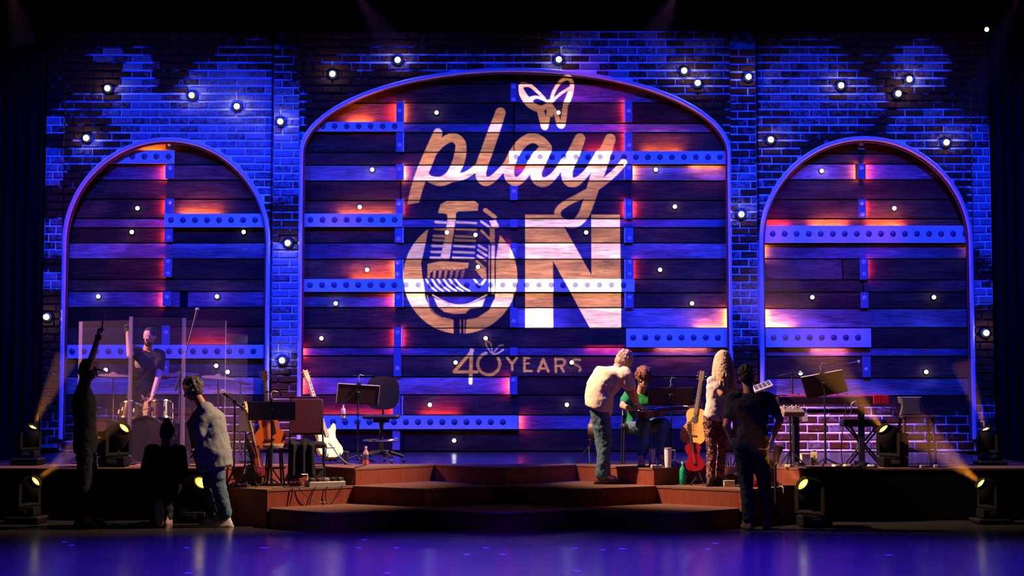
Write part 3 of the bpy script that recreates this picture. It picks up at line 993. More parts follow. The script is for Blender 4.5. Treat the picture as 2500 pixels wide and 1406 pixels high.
# ------------------------------------------------------------------ the logo: a slide projector on a pole behind the camera throws it on the boards
GX0, GX1, GY0, GY1, GS = 955.0, 1565.0, 165.0, 965.0, 1.6
gw, gh = int((GX1 - GX0) / GS) + 1, int((GY1 - GY0) / GS) + 1
gxx, gyy = np.meshgrid(GX0 + np.arange(gw) * GS, GY0 + np.arange(gh) * GS)
IMG = np.zeros((gh, gw))
AA = 1.3
def smooth_pts(pts, k=6):
    p = np.array(pts, float)
    out = []
    for i in range(len(p) - 1):
        a, b, c, d = p[max(i - 1, 0)], p[i], p[i + 1], p[min(i + 2, len(p) - 1)]
        for t in np.arange(k) / k:
            out.append(0.5 * (2 * b + (c - a) * t + (2 * a - 5 * b + 4 * c - d) * t * t + (3 * b - a - 3 * c + d) * t ** 3))
    out.append(p[-1])
    return np.array(out)
def stroke(pts, val=1.0, curve=True):
    """pts: (x, y, width) in photo pixels"""
    p = smooth_pts(pts) if curve and len(pts) > 2 else np.array(pts, float)
    m = np.full(IMG.shape, 1e9)
    for a, b in zip(p[:-1], p[1:]):
        d = b[:2] - a[:2]
        L = max(1e-6, (d ** 2).sum())
        r = max(a[2], b[2]) / 2 + 3
        x0, x1 = min(a[0], b[0]) - r, max(a[0], b[0]) + r
        y0, y1 = min(a[1], b[1]) - r, max(a[1], b[1]) + r
        i0, i1 = max(0, int((x0 - GX0) / GS)), min(gw, int((x1 - GX0) / GS) + 2)
        j0, j1 = max(0, int((y0 - GY0) / GS)), min(gh, int((y1 - GY0) / GS) + 2)
        if i1 <= i0 or j1 <= j0: continue
        X, Y = gxx[j0:j1, i0:i1], gyy[j0:j1, i0:i1]
        t = np.clip(((X - a[0]) * d[0] + (Y - a[1]) * d[1]) / L, 0, 1)
        dist = np.hypot(X - a[0] - t * d[0], Y - a[1] - t * d[1]) - (a[2] + (b[2] - a[2]) * t) / 2
        m[j0:j1, i0:i1] = np.minimum(m[j0:j1, i0:i1], dist)
    put_mask(np.clip(0.5 - m / AA, 0, 1), val)
def put_mask(mask, val):
    global IMG
    IMG = IMG * (1 - mask) + val * mask
def poly(pts, val=1.0):
    p = np.array(pts, float)
    ins = np.zeros(IMG.shape, bool)
    m = np.full(IMG.shape, 1e9)
    n = len(p)
    for i in range(n):
        a, b = p[i], p[(i + 1) % n]
        cond = ((a[1] > gyy) != (b[1] > gyy))
        with np.errstate(divide='ignore', invalid='ignore'):
            xi = (b[0] - a[0]) * (gyy - a[1]) / (b[1] - a[1] + 1e-12) + a[0]
        ins ^= cond & (gxx < xi)
        d = b - a
        L = max(1e-6, (d ** 2).sum())
        t = np.clip(((gxx - a[0]) * d[0] + (gyy - a[1]) * d[1]) / L, 0, 1)
        m = np.minimum(m, np.hypot(gxx - a[0] - t * d[0], gyy - a[1] - t * d[1]))
    put_mask(np.clip(0.5 - np.where(ins, -m, m) / AA, 0, 1), val)
def crop(ox, oy, s):
    return lambda *pts: [(ox + s * q[0], oy + s * q[1]) + tuple(s * w for w in q[2:]) for q in pts]
# play
C = crop(960, 160, .2703)
stroke(C((400, 610, 82), (345, 760, 106), (262, 960, 112), (205, 1130, 105), (160, 1330, 100)))
stroke(C((300, 880, 55), (385, 750, 66), (470, 672, 74), (545, 652, 84), (605, 705, 96), (600, 820, 108), (560, 930, 104), (505, 1010, 96), (425, 1045, 84), (340, 1030, 66), (290, 985, 50)))
stroke(C((520, 1015, 80), (640, 995, 62), (740, 930, 56), (830, 830, 50)))
stroke(C((968, 425, 92), (910, 590, 104), (850, 760, 108), (800, 900, 106), (790, 990, 96), (830, 1045, 86), (900, 1020, 66), (990, 930, 56), (1060, 830, 50)))
stroke(C((1380, 740, 104), (1330, 680, 90), (1250, 655, 90), (1160, 705, 92), (1085, 810, 96), (1045, 930, 96), (1060, 1020, 90), (1120, 1045, 80), (1195, 980, 66), (1270, 850, 70), (1370, 740, 90)))
stroke(C((1375, 750, 120), (1330, 850, 118), (1290, 960, 108), (1310, 1035, 96), (1380, 1050, 84), (1460, 985, 62), (1550, 860, 54)))
stroke(C((1690, 660, 96), (1630, 800, 112), (1575, 930, 108), (1580, 1030, 96), (1640, 1055, 84), (1720, 1000, 64), (1800, 900, 58), (1870, 780, 56)))
stroke(C((1965, 665, 98), (1905, 820, 116), (1860, 950, 120), (1815, 1080, 112), (1770, 1220, 104), (1725, 1340, 96), (1660, 1415, 84), (1580, 1425, 74), (1500, 1385, 62), (1490, 1310, 56), (1570, 1240, 58), (1700, 1175, 62), (1870, 1075, 64), (2000, 970, 60), (2085, 880, 56)))
# butterfly
stroke(C((1165, 175, 44), (1235, 180, 32), (1315, 245, 28), (1395, 330, 22)))
stroke(C((1150, 185, 34), (1172, 260, 60), (1240, 350, 70), (1330, 390, 56), (1405, 350, 34)))
stroke(C((1215, 320, 60), (1285, 285, 26), (1345, 300, 22), (1400, 330, 18)))
stroke(C((1325, 390, 60), (1352, 480, 66), (1370, 555, 56), (1395, 500, 36), (1408, 400, 40)))
stroke(C((1432, 325, 30), (1452, 240, 30), (1515, 145, 30), (1585, 118, 34), (1620, 165, 36), (1600, 260, 52), (1565, 345, 50)))
stroke(C((1440, 325, 20), (1500, 265, 22), (1560, 225, 22), (1612, 195, 22)))
stroke(C((1560, 345, 44), (1548, 440, 50), (1530, 535, 52), (1500, 530, 44), (1475, 440, 40), (1435, 375, 40)))
stroke(C((1415, 320, 34), (1430, 390, 40), (1432, 450, 26)))
# O with the studio microphone
Q = crop(950, 470, .2703)
th = np.linspace(0, 2 * PI, 72, endpoint=False)
poly([(1124 + 139 * math.cos(t), 675 + 140 * math.sin(t)) for t in th])
poly(Q((470, 70), (560, 45), (700, 45), (820, 80), (920, 170), (990, 270), (1012, 340), (985, 470), (965, 600), (965, 780), (957, 950), (905, 1060), (800, 1130), (700, 1148), (690, 1300), (585, 1300), (580, 1148), (450, 1120), (370, 1040), (328, 950), (300, 760), (288, 640), (330, 450), (352, 330), (300, 250), (395, 130)), 0.0)
poly(Q((110, 120), (420, 60), (420, 130), (355, 290), (330, 300), (130, 300)), 0.0)
poly(Q((860, 60), (1150, 100), (1150, 360), (1010, 320), (950, 190)), 0.0)
poly(Q((440, 185), (462, 108), (520, 75), (770, 76), (808, 105), (798, 165), (620, 170), (602, 190), (600, 245), (530, 245), (520, 192)), 0.92)
poly(Q((525, 245), (600, 245), (572, 420), (545, 600), (462, 600), (500, 420)), 1.0)
for k, v in enumerate((268, 328, 392, 428, 482, 536, 588)):
    d = (v - 268) * 0.14
    val = 0.75 if k not in (1, 2, 3) else 0.55
    stroke(Q((420 - d, v, 22), (520 - d * 1.0, v + 3, 22)), val, False)
    stroke(Q((612 - d * 0.8, v, 22), (785 - d * 0.5, v + 8, 20)), val, False)
for a, b in (((832, 262), (905, 312)), ((835, 345), (905, 415)), ((812, 480), (880, 520)), ((805, 520), (880, 570)), ((800, 570), (872, 612)), ((790, 620), (868, 690))):
    stroke(Q(a + (22,), b + (20,)), 0.7, False)
stroke(Q((868, 160, 40), (955, 222, 34)), 0.8, False)
poly(Q((905, 255), (965, 250), (992, 300), (985, 318), (930, 318)), 0.9)
stroke(Q((930, 330, 44), (932, 440, 44)), 0.6, False)
poly(Q((345, 645), (460, 620), (720, 635), (712, 680), (620, 700), (400, 700), (350, 740)), 0.85)
for k in range(7):
    stroke(Q((360 + k * 52, 700, 26), (356 + k * 50, 765, 22)), 0.62 - 0.07 * k, False)
poly(Q((775, 690), (870, 670), (882, 778), (840, 778)), 0.75)
for k in range(6):
    stroke(Q((330 + k * 52, 780, 12), (370 + k * 56, 850, 12), (425 + k * 60, 895, 10)), 0.8)
stroke(Q((765, 785, 14), (820, 840, 18), (868, 790, 16)), 0.8)
stroke(Q((905, 480, 12), (903, 900, 12)), 0.6, False)
stroke(Q((940, 490, 32), (938, 900, 30)), 1.0, False)
stroke(Q((958, 480, 7), (952, 960, 7)), 0.0, False)
stroke(Q((395, 925, 12), (540, 1000, 12), (700, 1010, 12), (880, 925, 12)), 0.6)
poly(Q((405, 950), (540, 1012), (700, 1022), (868, 955), (840, 1030), (730, 1050), (690, 1090), (590, 1096), (500, 1080), (440, 1030)), 0.95)
for k in (645, 678):
    stroke(Q((k, 1150, 8), (k, 1270, 8)), 0.7, False)
stroke(Q((345, 930, 10), (380, 1060, 12), (480, 1130, 12)), 0.25)
# N
poly([(1282, 524), (1361, 524), (1444, 672), (1444, 524), (1514, 524), (1516, 801), (1440, 801), (1350, 636), (1350, 801), (1282, 801)])
# 40 YEARS
K = crop(1080, 800, .144)
DIM = 0.55
for pts in (((515, 385, 50), (205, 745, 52)), ((205, 750, 52), (590, 748, 46)), ((495, 380, 58), (480, 935, 60))):
    stroke(K(*pts), DIM * 1.3, False)
stroke(K(*[(788 + 186 * math.cos(t), 612 + 184 * math.sin(t), 50) for t in np.linspace(-0.55, 1.42 * PI, 18)]), DIM * 1.1)
stroke(K((748, 215, 18), (742, 290, 24), (790, 370, 22), (845, 440, 20)), DIM)
stroke(K((752, 218, 18), (815, 265, 18), (835, 340, 16), (852, 430, 16)), DIM)
stroke(K((860, 440, 16), (905, 380, 16), (960, 310, 18), (1030, 292, 18)), DIM)
stroke(K((865, 450, 18), (940, 435, 22), (1035, 372, 20)), DIM * 1.4)
for pts in (((1100, 510, 38), (1182, 612, 42)), ((1262, 510, 38), (1182, 612, 42)), ((1182, 612, 40), (1186, 712, 38)), ((1390, 510, 42), (1390, 735, 42)), ((1390, 518, 36), (1475, 515, 30)), ((1390, 604, 36), (1470, 602, 30)), ((1390, 728, 36), (1515, 732, 32)),
            ((1625, 738, 44), (1708, 530, 44)), ((1708, 530, 44), (1795, 742, 44)), ((1655, 690, 34), (1765, 690, 34)), ((1917, 520, 42), (1922, 750, 42)), ((1995, 640, 40), (2050, 738, 42))):
    stroke(K(*pts), DIM, False)
stroke(K((1917, 532, 36), (2035, 532, 40), (2072, 582, 44), (2035, 640, 40), (1920, 642, 36)), DIM)
stroke(K((2328, 545, 36), (2255, 535, 38), (2203, 572, 40), (2240, 618, 38), (2312, 655, 40), (2335, 700, 40), (2318, 735, 34)), DIM)

PROJ = Vector((CAMX + 0.6, -21.2, 4.6))
KF = 0.022
def film(px, py):
    P = Vector((WX(px), WY, WZ(py)))
    return PROJ + (P - PROJ) * KF
pr = thing('slide_projector', 'black slide projector on a tall stand facing the stage', 'projector', (PROJ.x, PROJ.y, 0), 0, None, True)
verts = np.zeros((gh, gw, 3))
c00, c11 = film(GX0, GY0), film(GX0 + (gw - 1) * GS, GY0 + (gh - 1) * GS)
zr = np.array([film(1250, GY0 + j * GS).z for j in range(gh)])
xr_ = np.array([film(GX0 + i * GS, 650).x for i in range(gw)])
verts[:, :, 0] = xr_[None, :]
verts[:, :, 1] = c00.y
verts[:, :, 2] = zr[:, None]
me = bpy.data.meshes.new('slide_film')
idx = np.arange(gw * gh).reshape(gh, gw)
quads = np.stack([idx[:-1, :-1], idx[:-1, 1:], idx[1:, 1:], idx[1:, :-1]], -1).reshape(-1, 4)
me.vertices.add(gw * gh)
me.vertices.foreach_set('co', verts.reshape(-1))
me.loops.add(quads.size)
me.loops.foreach_set('vertex_index', quads.reshape(-1).astype(np.int32))
me.polygons.add(len(quads))
me.polygons.foreach_set('loop_start', np.arange(0, quads.size, 4, dtype=np.int32))
me.update()
fa = me.attributes.new('clear', 'FLOAT', 'POINT')
fa.data.foreach_set('value', IMG.reshape(-1).astype(np.float32))
fm = bpy.data.materials.new('printed_slide_film')
fm.use_nodes = True
nt = fm.node_tree
nt.nodes.clear()
out = node(nt, 'ShaderNodeOutputMaterial')
tr = node(nt, 'ShaderNodeBsdfTransparent')
ta = node(nt, 'ShaderNodeAttribute', attribute_name='clear')
tint = node(nt, 'ShaderNodeMix', data_type='RGBA')
tint.inputs[6].default_value = (0, 0, 0, 1)
tint.inputs[7].default_value = (1, 1, 1, 1)
nt.links.new(ta.outputs['Fac'], tint.inputs[0])
nt.links.new(tint.outputs[2], tr.inputs[0])
nt.links.new(tr.outputs[0], out.inputs[0])
put('slide_film', me, fm, pr)
# gate round the film, housing and stand
fx0, fx1, fz0, fz1 = xr_[0], xr_[-1], zr[-1], zr[0]
fy = c00.y
g = MB()
for (a, b, c, d) in ((fx0 - .3, fx0, fz0 - .3, fz1 + .3), (fx1, fx1 + .3, fz0 - .3, fz1 + .3), (fx0, fx1, fz1, fz1 + .3), (fx0, fx1, fz0 - .3, fz0)):
    g.box(((a + b) / 2, fy, (c + d) / 2), (b - a, 0.004, d - c))
g.build('gate', M_BLACKM, pr)
h = MB()
cx_, cz_ = (fx0 + fx1) / 2, (fz0 + fz1) / 2
h.box((cx_, PROJ.y - 0.25, cz_), (0.9, 0.02, 0.75)).box((cx_ - .45, (PROJ.y - .25 + fy) / 2, cz_), (0.02, abs(fy - PROJ.y) + .27, .75)).box((cx_ + .45, (PROJ.y - .25 + fy) / 2, cz_), (0.02, abs(fy - PROJ.y) + .27, .75))
h.box((cx_, (PROJ.y - .25 + fy) / 2, cz_ + .375), (0.9, abs(fy - PROJ.y) + .27, .02)).box((cx_, (PROJ.y - .25 + fy) / 2, cz_ - .375), (0.9, abs(fy - PROJ.y) + .27, .02))
h.build('housing', M_BLACKM, pr)
st = MB()
st.cyl((PROJ.x, PROJ.y, 0), (PROJ.x, PROJ.y, cz_ - .38), 0.04).cyl((PROJ.x, PROJ.y, 0), (PROJ.x, PROJ.y, .03), 0.4, 0.4, 16)
st.build('stand', M_BLACKM, pr)
lp = spot('projector_lamp', PROJ, film(1258, 565), 150000, (1.0, 0.72, 0.50), 15.0, 0.05, 0.0)

# ------------------------------------------------------------------ gear: shared builders
M_CREAM = plain('cream_paper', (0.80, 0.66, 0.42), 0.7)
M_WHITE = plain('white_plastic', (0.78, 0.76, 0.74), 0.45)
M_GREY = plain('grey_metal', (0.36, 0.36, 0.38), 0.4, 0.3)
M_DGREY = plain('dark_grey_plastic', (0.06, 0.06, 0.065), 0.5)
M_MAPLE = plain('amber_maple', (0.62, 0.34, 0.13), 0.35, var=.2, scale=9)
M_ROSE = plain('dark_rosewood', (0.075, 0.038, 0.024), 0.45, var=.3, scale=20)
M_FRET = plain('fret_wire', (0.7, 0.68, 0.62), 0.3, 0.8)
M_STRING = plain('string_wire', (0.62, 0.58, 0.5), 0.35, 0.7)
M_ORANGEG = plain('orange_lacquer', (0.78, 0.15, 0.022), 0.28, var=.2, scale=7)
M_SPRUCE = plain('amber_spruce', (0.80, 0.34, 0.09), 0.3, var=.2, scale=8)
M_LIME = plain('pale_yellow_lacquer', (0.36, 0.32, 0.055), 0.3)
M_PEARL = plain('pearl_pickguard', (0.34, 0.29, 0.22), 0.35)
M_REDV = plain('red_varnish', (0.46, 0.016, 0.02), 0.25, var=.25, scale=8)
M_REDP = plain('red_lacquer', (0.62, 0.01, 0.025), 0.35)
M_BURG = plain('burgundy_vinyl', (0.07, 0.007, 0.010), 0.5)
M_BROWNW = plain('brown_wood', (0.10, 0.04, 0.024), 0.5, var=.3, scale=18)
M_GOLD = plain('brass', (0.85, 0.52, 0.14), 0.22, 1.0)
M_CYM = plain('cymbal_bronze', (0.78, 0.58, 0.36), 0.32, 0.85)
M_SHELL = plain('dark_drum_shell', (0.035, 0.014, 0.016), 0.25)
M_HEAD = plain('drum_head', (0.72, 0.68, 0.62), 0.5)
M_CABLE = plain('black_cable_rubber', (0.010, 0.010, 0.011), 0.5)
M_MAROON = plain('stand_desk_paint', (0.030, 0.012, 0.014), 0.5)

def rot_axis(u, roll=0.0, face=Vector((0, -1, 0))):
    """matrix whose Z is u and whose -Y looks as much as possible towards 'face', then rolled about u"""
    z = Vector(u).normalized()
    y = -(face - face.dot(z) * z).normalized()
    x = y.cross(z)
    M = Matrix((x, y, z)).transposed()
    return M @ Matrix.Rotation(roll, 3, 'Z')
def orient(t, M3):
    t.rotation_euler = M3.to_euler()
    return t

OUT_ACOUSTIC = [(0, 0), (.10, .012), (.17, .06), (.195, .13), (.185, .20), (.145, .255), (.122, .29), (.128, .335), (.145, .39), (.138, .44), (.10, .48), (.03, .495)]
OUT_HOLLOW = [(0, 0), (.11, .012), (.18, .06), (.205, .14), (.19, .21), (.14, .26), (.118, .30), (.125, .35), (.148, .40), (.135, .45), (.09, .47), (.03, .455)]
def mirror_outline(half, cut=None):
    r = smooth_pts(half, 4)
    right = [(p[0], p[1]) for p in r]
    left = [(-p[0], p[1]) for p in r[::-1]]
    if cut:
        left = [(x, z) for x, z in left]
        left = [(x * (1 - cut * max(0, (z - .36) / .12)), z) for x, z in left]
    pts = right + left
    out = []
    for p in pts:
        if not out or (abs(p[0] - out[-1][0]) + abs(p[1] - out[-1][1])) > 1e-4: out.append(p)
    return out
OUT_BASS = [(0.02, 0), (.10, .01), (.155, .06), (.165, .12), (.135, .19), (.12, .25), (.135, .31), (.165, .37), (.17, .42), (.15, .44), (.115, .41), (.075, .37), (.03, .36),
            (-.03, .36), (-.065, .39), (-.10, .46), (-.145, .50), (-.165, .47), (-.155, .40), (-.125, .33), (-.115, .26), (-.135, .19), (-.17, .12), (-.155, .05), (-.09, .005)]
def make_guitar(name, label, base, head, outline, body_mat, top_mat, thick, roll, hole=True, total=1.02, group=None, guard=None, headmat=None, face=Vector((0, -1, 0)), neckmat=None, nut=0.028, fiddle=False):
    u = Vector(head) - Vector(base)
    s = u.length / total
    t = thing(name, label, 'guitar' if not fiddle else 'violin', base, 0, group)
    orient(t, rot_axis(u, roll, face))
    t.scale = (s, s, s)
    t['thick'] = thick
    t['neck_z'] = max(z for x, z in outline) + .09
    zt = max(z for x, z in outline if abs(x) < .1)
    zb = total - 0.17
    b = MB(); b.prism(outline, -thick / 2, thick / 2); bo = b.build('body', body_mat, t)
    f = MB(); f.prism([(x * .97, .006 + z * .975) for x, z in outline], -thick / 2 - .004, -thick / 2 + .001); f.build('top', top_mat, t)
    if hole:
        h = MB(); h.lathe([(.05, 0), (.05, .0025)], 18, Matrix.Translation((0, -thick / 2 - .0075 + .0035, .335)) @ Matrix.Rotation(PI / 2, 4, 'X')); h.build('sound_hole', M_BLACK, t)
    n = MB(); n.prism([(-nut, zt - .04), (nut, zt - .04), (nut * .78, zb), (-nut * .78, zb)], -thick / 2 - .016, -thick / 2 + .014); n.build('neck', neckmat or M_MAPLE, t)
    fb = MB(); z0 = zt - .10 if hole else zt - .13
    fb.prism([(-nut, z0), (nut, z0), (nut * .78, zb), (-nut * .78, zb)], -thick / 2 - .022, -thick / 2 - .016); fbo = fb.build('fretboard', M_ROSE, t)
    fr = MB()
    L = zb - .12
    for k in range(1, 15):
        z = zb - (zb - .12) * (1 - 2 ** (-k / 12))
        if z < z0 + .01: break
        fr.box((0, -thick / 2 - .0225, z), (nut * 1.8, .0025, .003))
    if not fiddle: fr.build('fret_set', M_FRET, fbo)['kind'] = 'stuff'
    hd = MB(); hd.prism([(-nut * .8, zb), (nut * .8, zb), (nut * 1.35, zb + .05), (nut * 1.2, zb + .165), (0, zb + .15), (-nut * 1.2, zb + .165), (-nut * 1.35, zb + .05)], -thick / 2 - .016, -thick / 2 + .004)
    ho = hd.build('headstock', headmat or M_ROSE, t)
    for k in range(3):
        for sx in (-1, 1):
            pg = MB(); pg.cyl((sx * nut * 1.2, -thick / 2 - .006, zb + .045 + k * .042), (sx * (nut * 1.2 + .022), -thick / 2 - .006, zb + .045 + k * .042), .004, .004, 6).ball((sx * (nut * 1.2 + .028), -thick / 2 - .006, zb + .045 + k * .042), (.010, .006, .009), 8, 5)
            pg.build('tuning_peg', M_CHROME, ho, True)
    br = MB(); br.bbox((0, -thick / 2 - .010, .125), (.13 if not fiddle else .05, .012, .022), .004); br.build('bridge', M_ROSE if hole else M_CHROME, t)
    st = MB()
    for k in range(6 if not fiddle else 4):
        x = (k - (2.5 if not fiddle else 1.5)) * .0085
        st.cyl((x * 1.15, -thick / 2 - .018, .125), (x * .8, -thick / 2 - .026, zb), .0011, .0011, 4, False)
    st.build('string_set', M_STRING, t)['kind'] = 'stuff'
    if guard is not None:
        gm, pts = guard
        g_ = MB(); g_.prism(pts, -thick / 2 - .007, -thick / 2 - .003); g_.build('pickguard', gm, t)
    return t
def guitar_stand(g, zf, label, leg=.19, turn=0.0):
    """floor stand fitted to guitar g: cradle under its body, upright behind it, yoke round its neck"""
    M = parent_world(g)
    th, zn = g['thick'], g['neck_z']
    s = M.to_scale().x
    x, yb, u = [Vector(M.col[k][:3]).normalized() for k in range(3)]
    bh = Vector((yb.x, yb.y, 0)).normalized()
    B = M @ Vector((0, 0, 0))
    off = th / 2 * s + .032
    hz = max(.07, min(.22, B.z - zf - .03))
    hub = B + yb * off - u * .02
    foot = Vector((hub.x + bh.x * .03, hub.y + bh.y * .03, zf + hz))
    top = M @ Vector((0, 0, zn)) + yb * off
    t = thing('guitar_stand', label, 'stand', (foot.x, foot.y, zf), 0, None, True)
    m = MB(); m.tube([foot - Vector((0, 0, .03)), hub, top], .010); m.build('upright', M_BLACKM, t)
    a0 = math.atan2(bh.y, bh.x) + turn
    for k in range(3):
        a = a0 + k * 2 * PI / 3
        m = MB(); m.cyl(foot, (foot.x + math.cos(a) * leg, foot.y + math.sin(a) * leg, zf + .010), .009); m.build('leg', M_BLACKM, t)
    w = .085 * s
    c = B + u * .004
    m = MB(); m.tube([c - x * w - yb * off + u * .03, c - x * w - yb * (off - .012), c - x * w + yb * off, c + x * w + yb * off, c + x * w - yb * (off - .012), c + x * w - yb * off + u * .03], .008); m.build('cradle', M_BLACKM, t)
    n0 = M @ Vector((0, -th / 2 + .014, zn)) + yb * .0055
    m = MB(); m.tube([n0 - x * .042 - yb * .05, n0 - x * .042, n0 + x * .042, n0 + x * .042 - yb * .05], .007); m.cyl(top, n0, .007); m.build('yoke', M_BLACKM, t)
    return t
def music_stand(label, base, desk_c, w, h, rz=0.0, tilt=0.35, lamp=True, skew=0.0, edge=None, spread=.27, legrot=.5):
    """desk seen from its back; base on the platform, desk centre above it"""
    H = desk_c[2] - base[2]
    t = thing('music_stand', label, 'music stand', base, rz)
    m = MB(); m.cyl((0, 0, .03), (0, 0, H * .55), .013).cyl((0, 0, H * .5), (0, 0, H), .009); m.build('pole', M_BLACKM, t)
    m = MB(); m.cyl((0, 0, H * .5), (0, 0, H * .56), .018); m.build('collar', M_BLACK, t)
    for k in range(3):
        a = k * 2 * PI / 3 + legrot
        m = MB(); m.tube([(0, 0, .10), (math.cos(a) * spread * .45, math.sin(a) * spread * .45, .055), (math.cos(a) * spread, math.sin(a) * spread, .012)], .010); m.build('leg', M_BLACKM, t)
    R = Matrix.Rotation(skew, 3, 'Y') @ Matrix.Rotation(tilt, 3, 'X')
    m = MB(); m.bbox((0, 0, H), (w, .012, h), .005, R); d = m.build('desk', M_MAROON, t)
    m = MB(); q = R @ Vector((0, .03, -h / 2)); m.bbox((q.x, q.y, H + q.z), (w, .06, .010), .003, R); m.build('ledge', M_MAROON, t)
    m = MB()
    for sx in (-1, 1):
        q = R @ Vector((sx * w / 2, -.004, 0)); m.box((q.x, q.y, H + q.z), (.008, .02, h), R)
    q = R @ Vector((0, -.004, h / 2)); m.box((q.x, q.y, H + q.z), (w, .02, .007), R)
    m.build('rim', edge or M_MAROON, d)
    m = MB(); m.bbox((0, -.02, H), (.05, .04, .07), .008, R); m.build('bracket', M_BLACKM, t)
    if lamp:
        q = R @ Vector((0, 0, h / 2))
        l = MB(); l.bbox((q.x, q.y - .01, H + q.z + .015), (.045, .05, .05), .01); lo = l.build('clip_lamp', M_BLACK, t)
        l = MB(); pts = [(q.x, q.y - .01, H + q.z + .03), (q.x - .01, q.y - .02, H + q.z + .09), (q.x + .01, q.y, H + q.z + .125), (q.x + .06, q.y + .04, H + q.z + .115)]; l.tube(pts, .007); l.build('gooseneck', M_GREY, lo, True)
        l = MB(); l.bbox((q.x + .05, q.y + .05, H + q.z + .115), (.26, .03, .012), .004); l.build('lamp_bar', M_BLACK, lo)
    return t
def tripod_stand(t, H, r=.011, spread=.33, mat=None, hub=.20, legrot=.9):
    mat = mat or M_BLACKM
    m = MB(); m.cyl((0, 0, hub * .6), (0, 0, H), r); m.build('pole', mat, t)
    for k in range(3):
        a = k * 2 * PI / 3 + legrot
        m = MB(); m.cyl((0, 0, hub), (math.cos(a) * spread, math.sin(a) * spread, .012), .009); m.build('leg', mat, t)
    m = MB(); m.cyl((0, 0, hub * .8), (0, 0, hub * 1.15), .022, .018, 8); m.build('leg_collar', M_BLACK, t)
def boom_mic(label, base, H, boom_dir, boom_len, rear=.25, mic=True, group=None, mic_mat=None, spread=.33, legrot=.9):
    t = thing('boom_microphone_stand', label, 'mic stand', base, 0, group)
    tripod_stand(t, H, spread=spread, legrot=legrot)
    d = Vector(boom_dir).normalized()
    top = Vector((0, 0, H))
    m = MB(); m.cyl(top - d * rear, top + d * boom_len, .008); m.build('boom_arm', M_BLACKM, t)
    m = MB(); m.cyl(top + Vector((0, -.02, 0)), top + Vector((0, .02, 0)), .024, .024, 10); m.build('clutch', M_BLACK, t)
    m = MB(); m.cyl(top - d * rear, top - d * (rear - .08), .016, .016, 8); m.build('counterweight', M_BLACK, t)
    if mic:
        e = top + d * boom_len
        m = MB(); m.cyl(e, e + d * .14, .011, .017, 10); mo = m.build('microphone', M_DGREY, t, True)
        m = MB(); m.ball(e + d * .16, .026, 10, 7); m.build('mic_grille', mic_mat or M_GREY, mo, True)
    return t
YEL = emitter('amber_lens_light', (1.0, 0.60, 0.02), 2.6)
YEL_IN = emitter('amber_lens_core', (1.0, 0.80, 0.25), 6.0)
def moving_head(label, base, aim, scale=1.0, rz=0.0, lens_at=None, group=None):
    """moving-head spotlight: base, two-arm yoke, tilting head with an amber lens; aim = direction of the beam"""
    t = thing('moving_head_light', label, 'spotlight', base, 0, group)
    t.scale = (scale,) * 3
    m = MB(); m.bbox((0, 0, .075), (.36, .34, .13), .02); b_ = m.build('base', M_FIX, t)
    for sx in (-1, 1):
        for sy in (-1, 1):
            f_ = MB(); f_.cyl((sx * .14, sy * .13, 0), (sx * .14, sy * .13, .014), .02, .02, 8); f_.build('foot', M_FIX, b_)
    m = MB(); m.bbox((0, -.172, .08), (.12, .006, .05), .002); m.build('display', M_DGREY, b_)
    d = Vector(aim).normalized()
    ang = math.atan2(d.y, d.x)
    Rz = Matrix.Rotation(ang - PI / 2, 3, 'Z')
    m = MB()
    m.bbox(Rz @ Vector((0, 0, .165)), (.40, .15, .05), .015, Rz)
    m.build('yoke_base', M_FIX, t)
    for sx in (-1, 1):
        m = MB(); m.prism([(sx * .215 - .03, .15), (sx * .215 + .03, .15), (sx * .215 + .035, .36), (sx * .215 + .025, .47), (sx * .215 - .025, .47), (sx * .215 - .03, .36)], -.075, .075, Rz.to_4x4())
        m.build('yoke_arm', M_FIX, t)
    c = Vector((0, 0, .38))
    Rh = rot_axis(d, 0, Vector((0, 0, 1)) if abs(d.z) < .9 else Vector((0, -1, 0))).to_4x4()
    Mh = Matrix.Translation(c) @ Rh
    m = MB(); m.lathe([(.001, -.20), (.10, -.19), (.150, -.13), (.168, -.02), (.160, .08), (.125, .16), (.095, .185), (.088, .19)], 18, Mh); h_ = m.build('head', M_FIX, t, True)
    m = MB(); m.lathe([(.088, .185), (.098, .19), (.098, .225), (.080, .225), (.078, .20), (.0765, .19)], 18, Mh); m.build('lens_barrel', M_FIX, h_, True)
    m = MB(); m.lathe([(.0001, .206), (.055, .203), (.076, .193), (.0001, .192)], 16, Mh); m.build('lens', YEL, h_, True, 'glowing amber lens')
    m = MB()
    for k in range(3):
        a = k * 2 * PI / 3 + .4
        q = Mh @ Vector((math.cos(a) * .026, math.sin(a) * .026, .207)); m.ball(q, .016, 8, 5)
    m.build('lamp_core', YEL_IN, h_, True)
    return t, Vector(base) + (c + d * .23) * scale
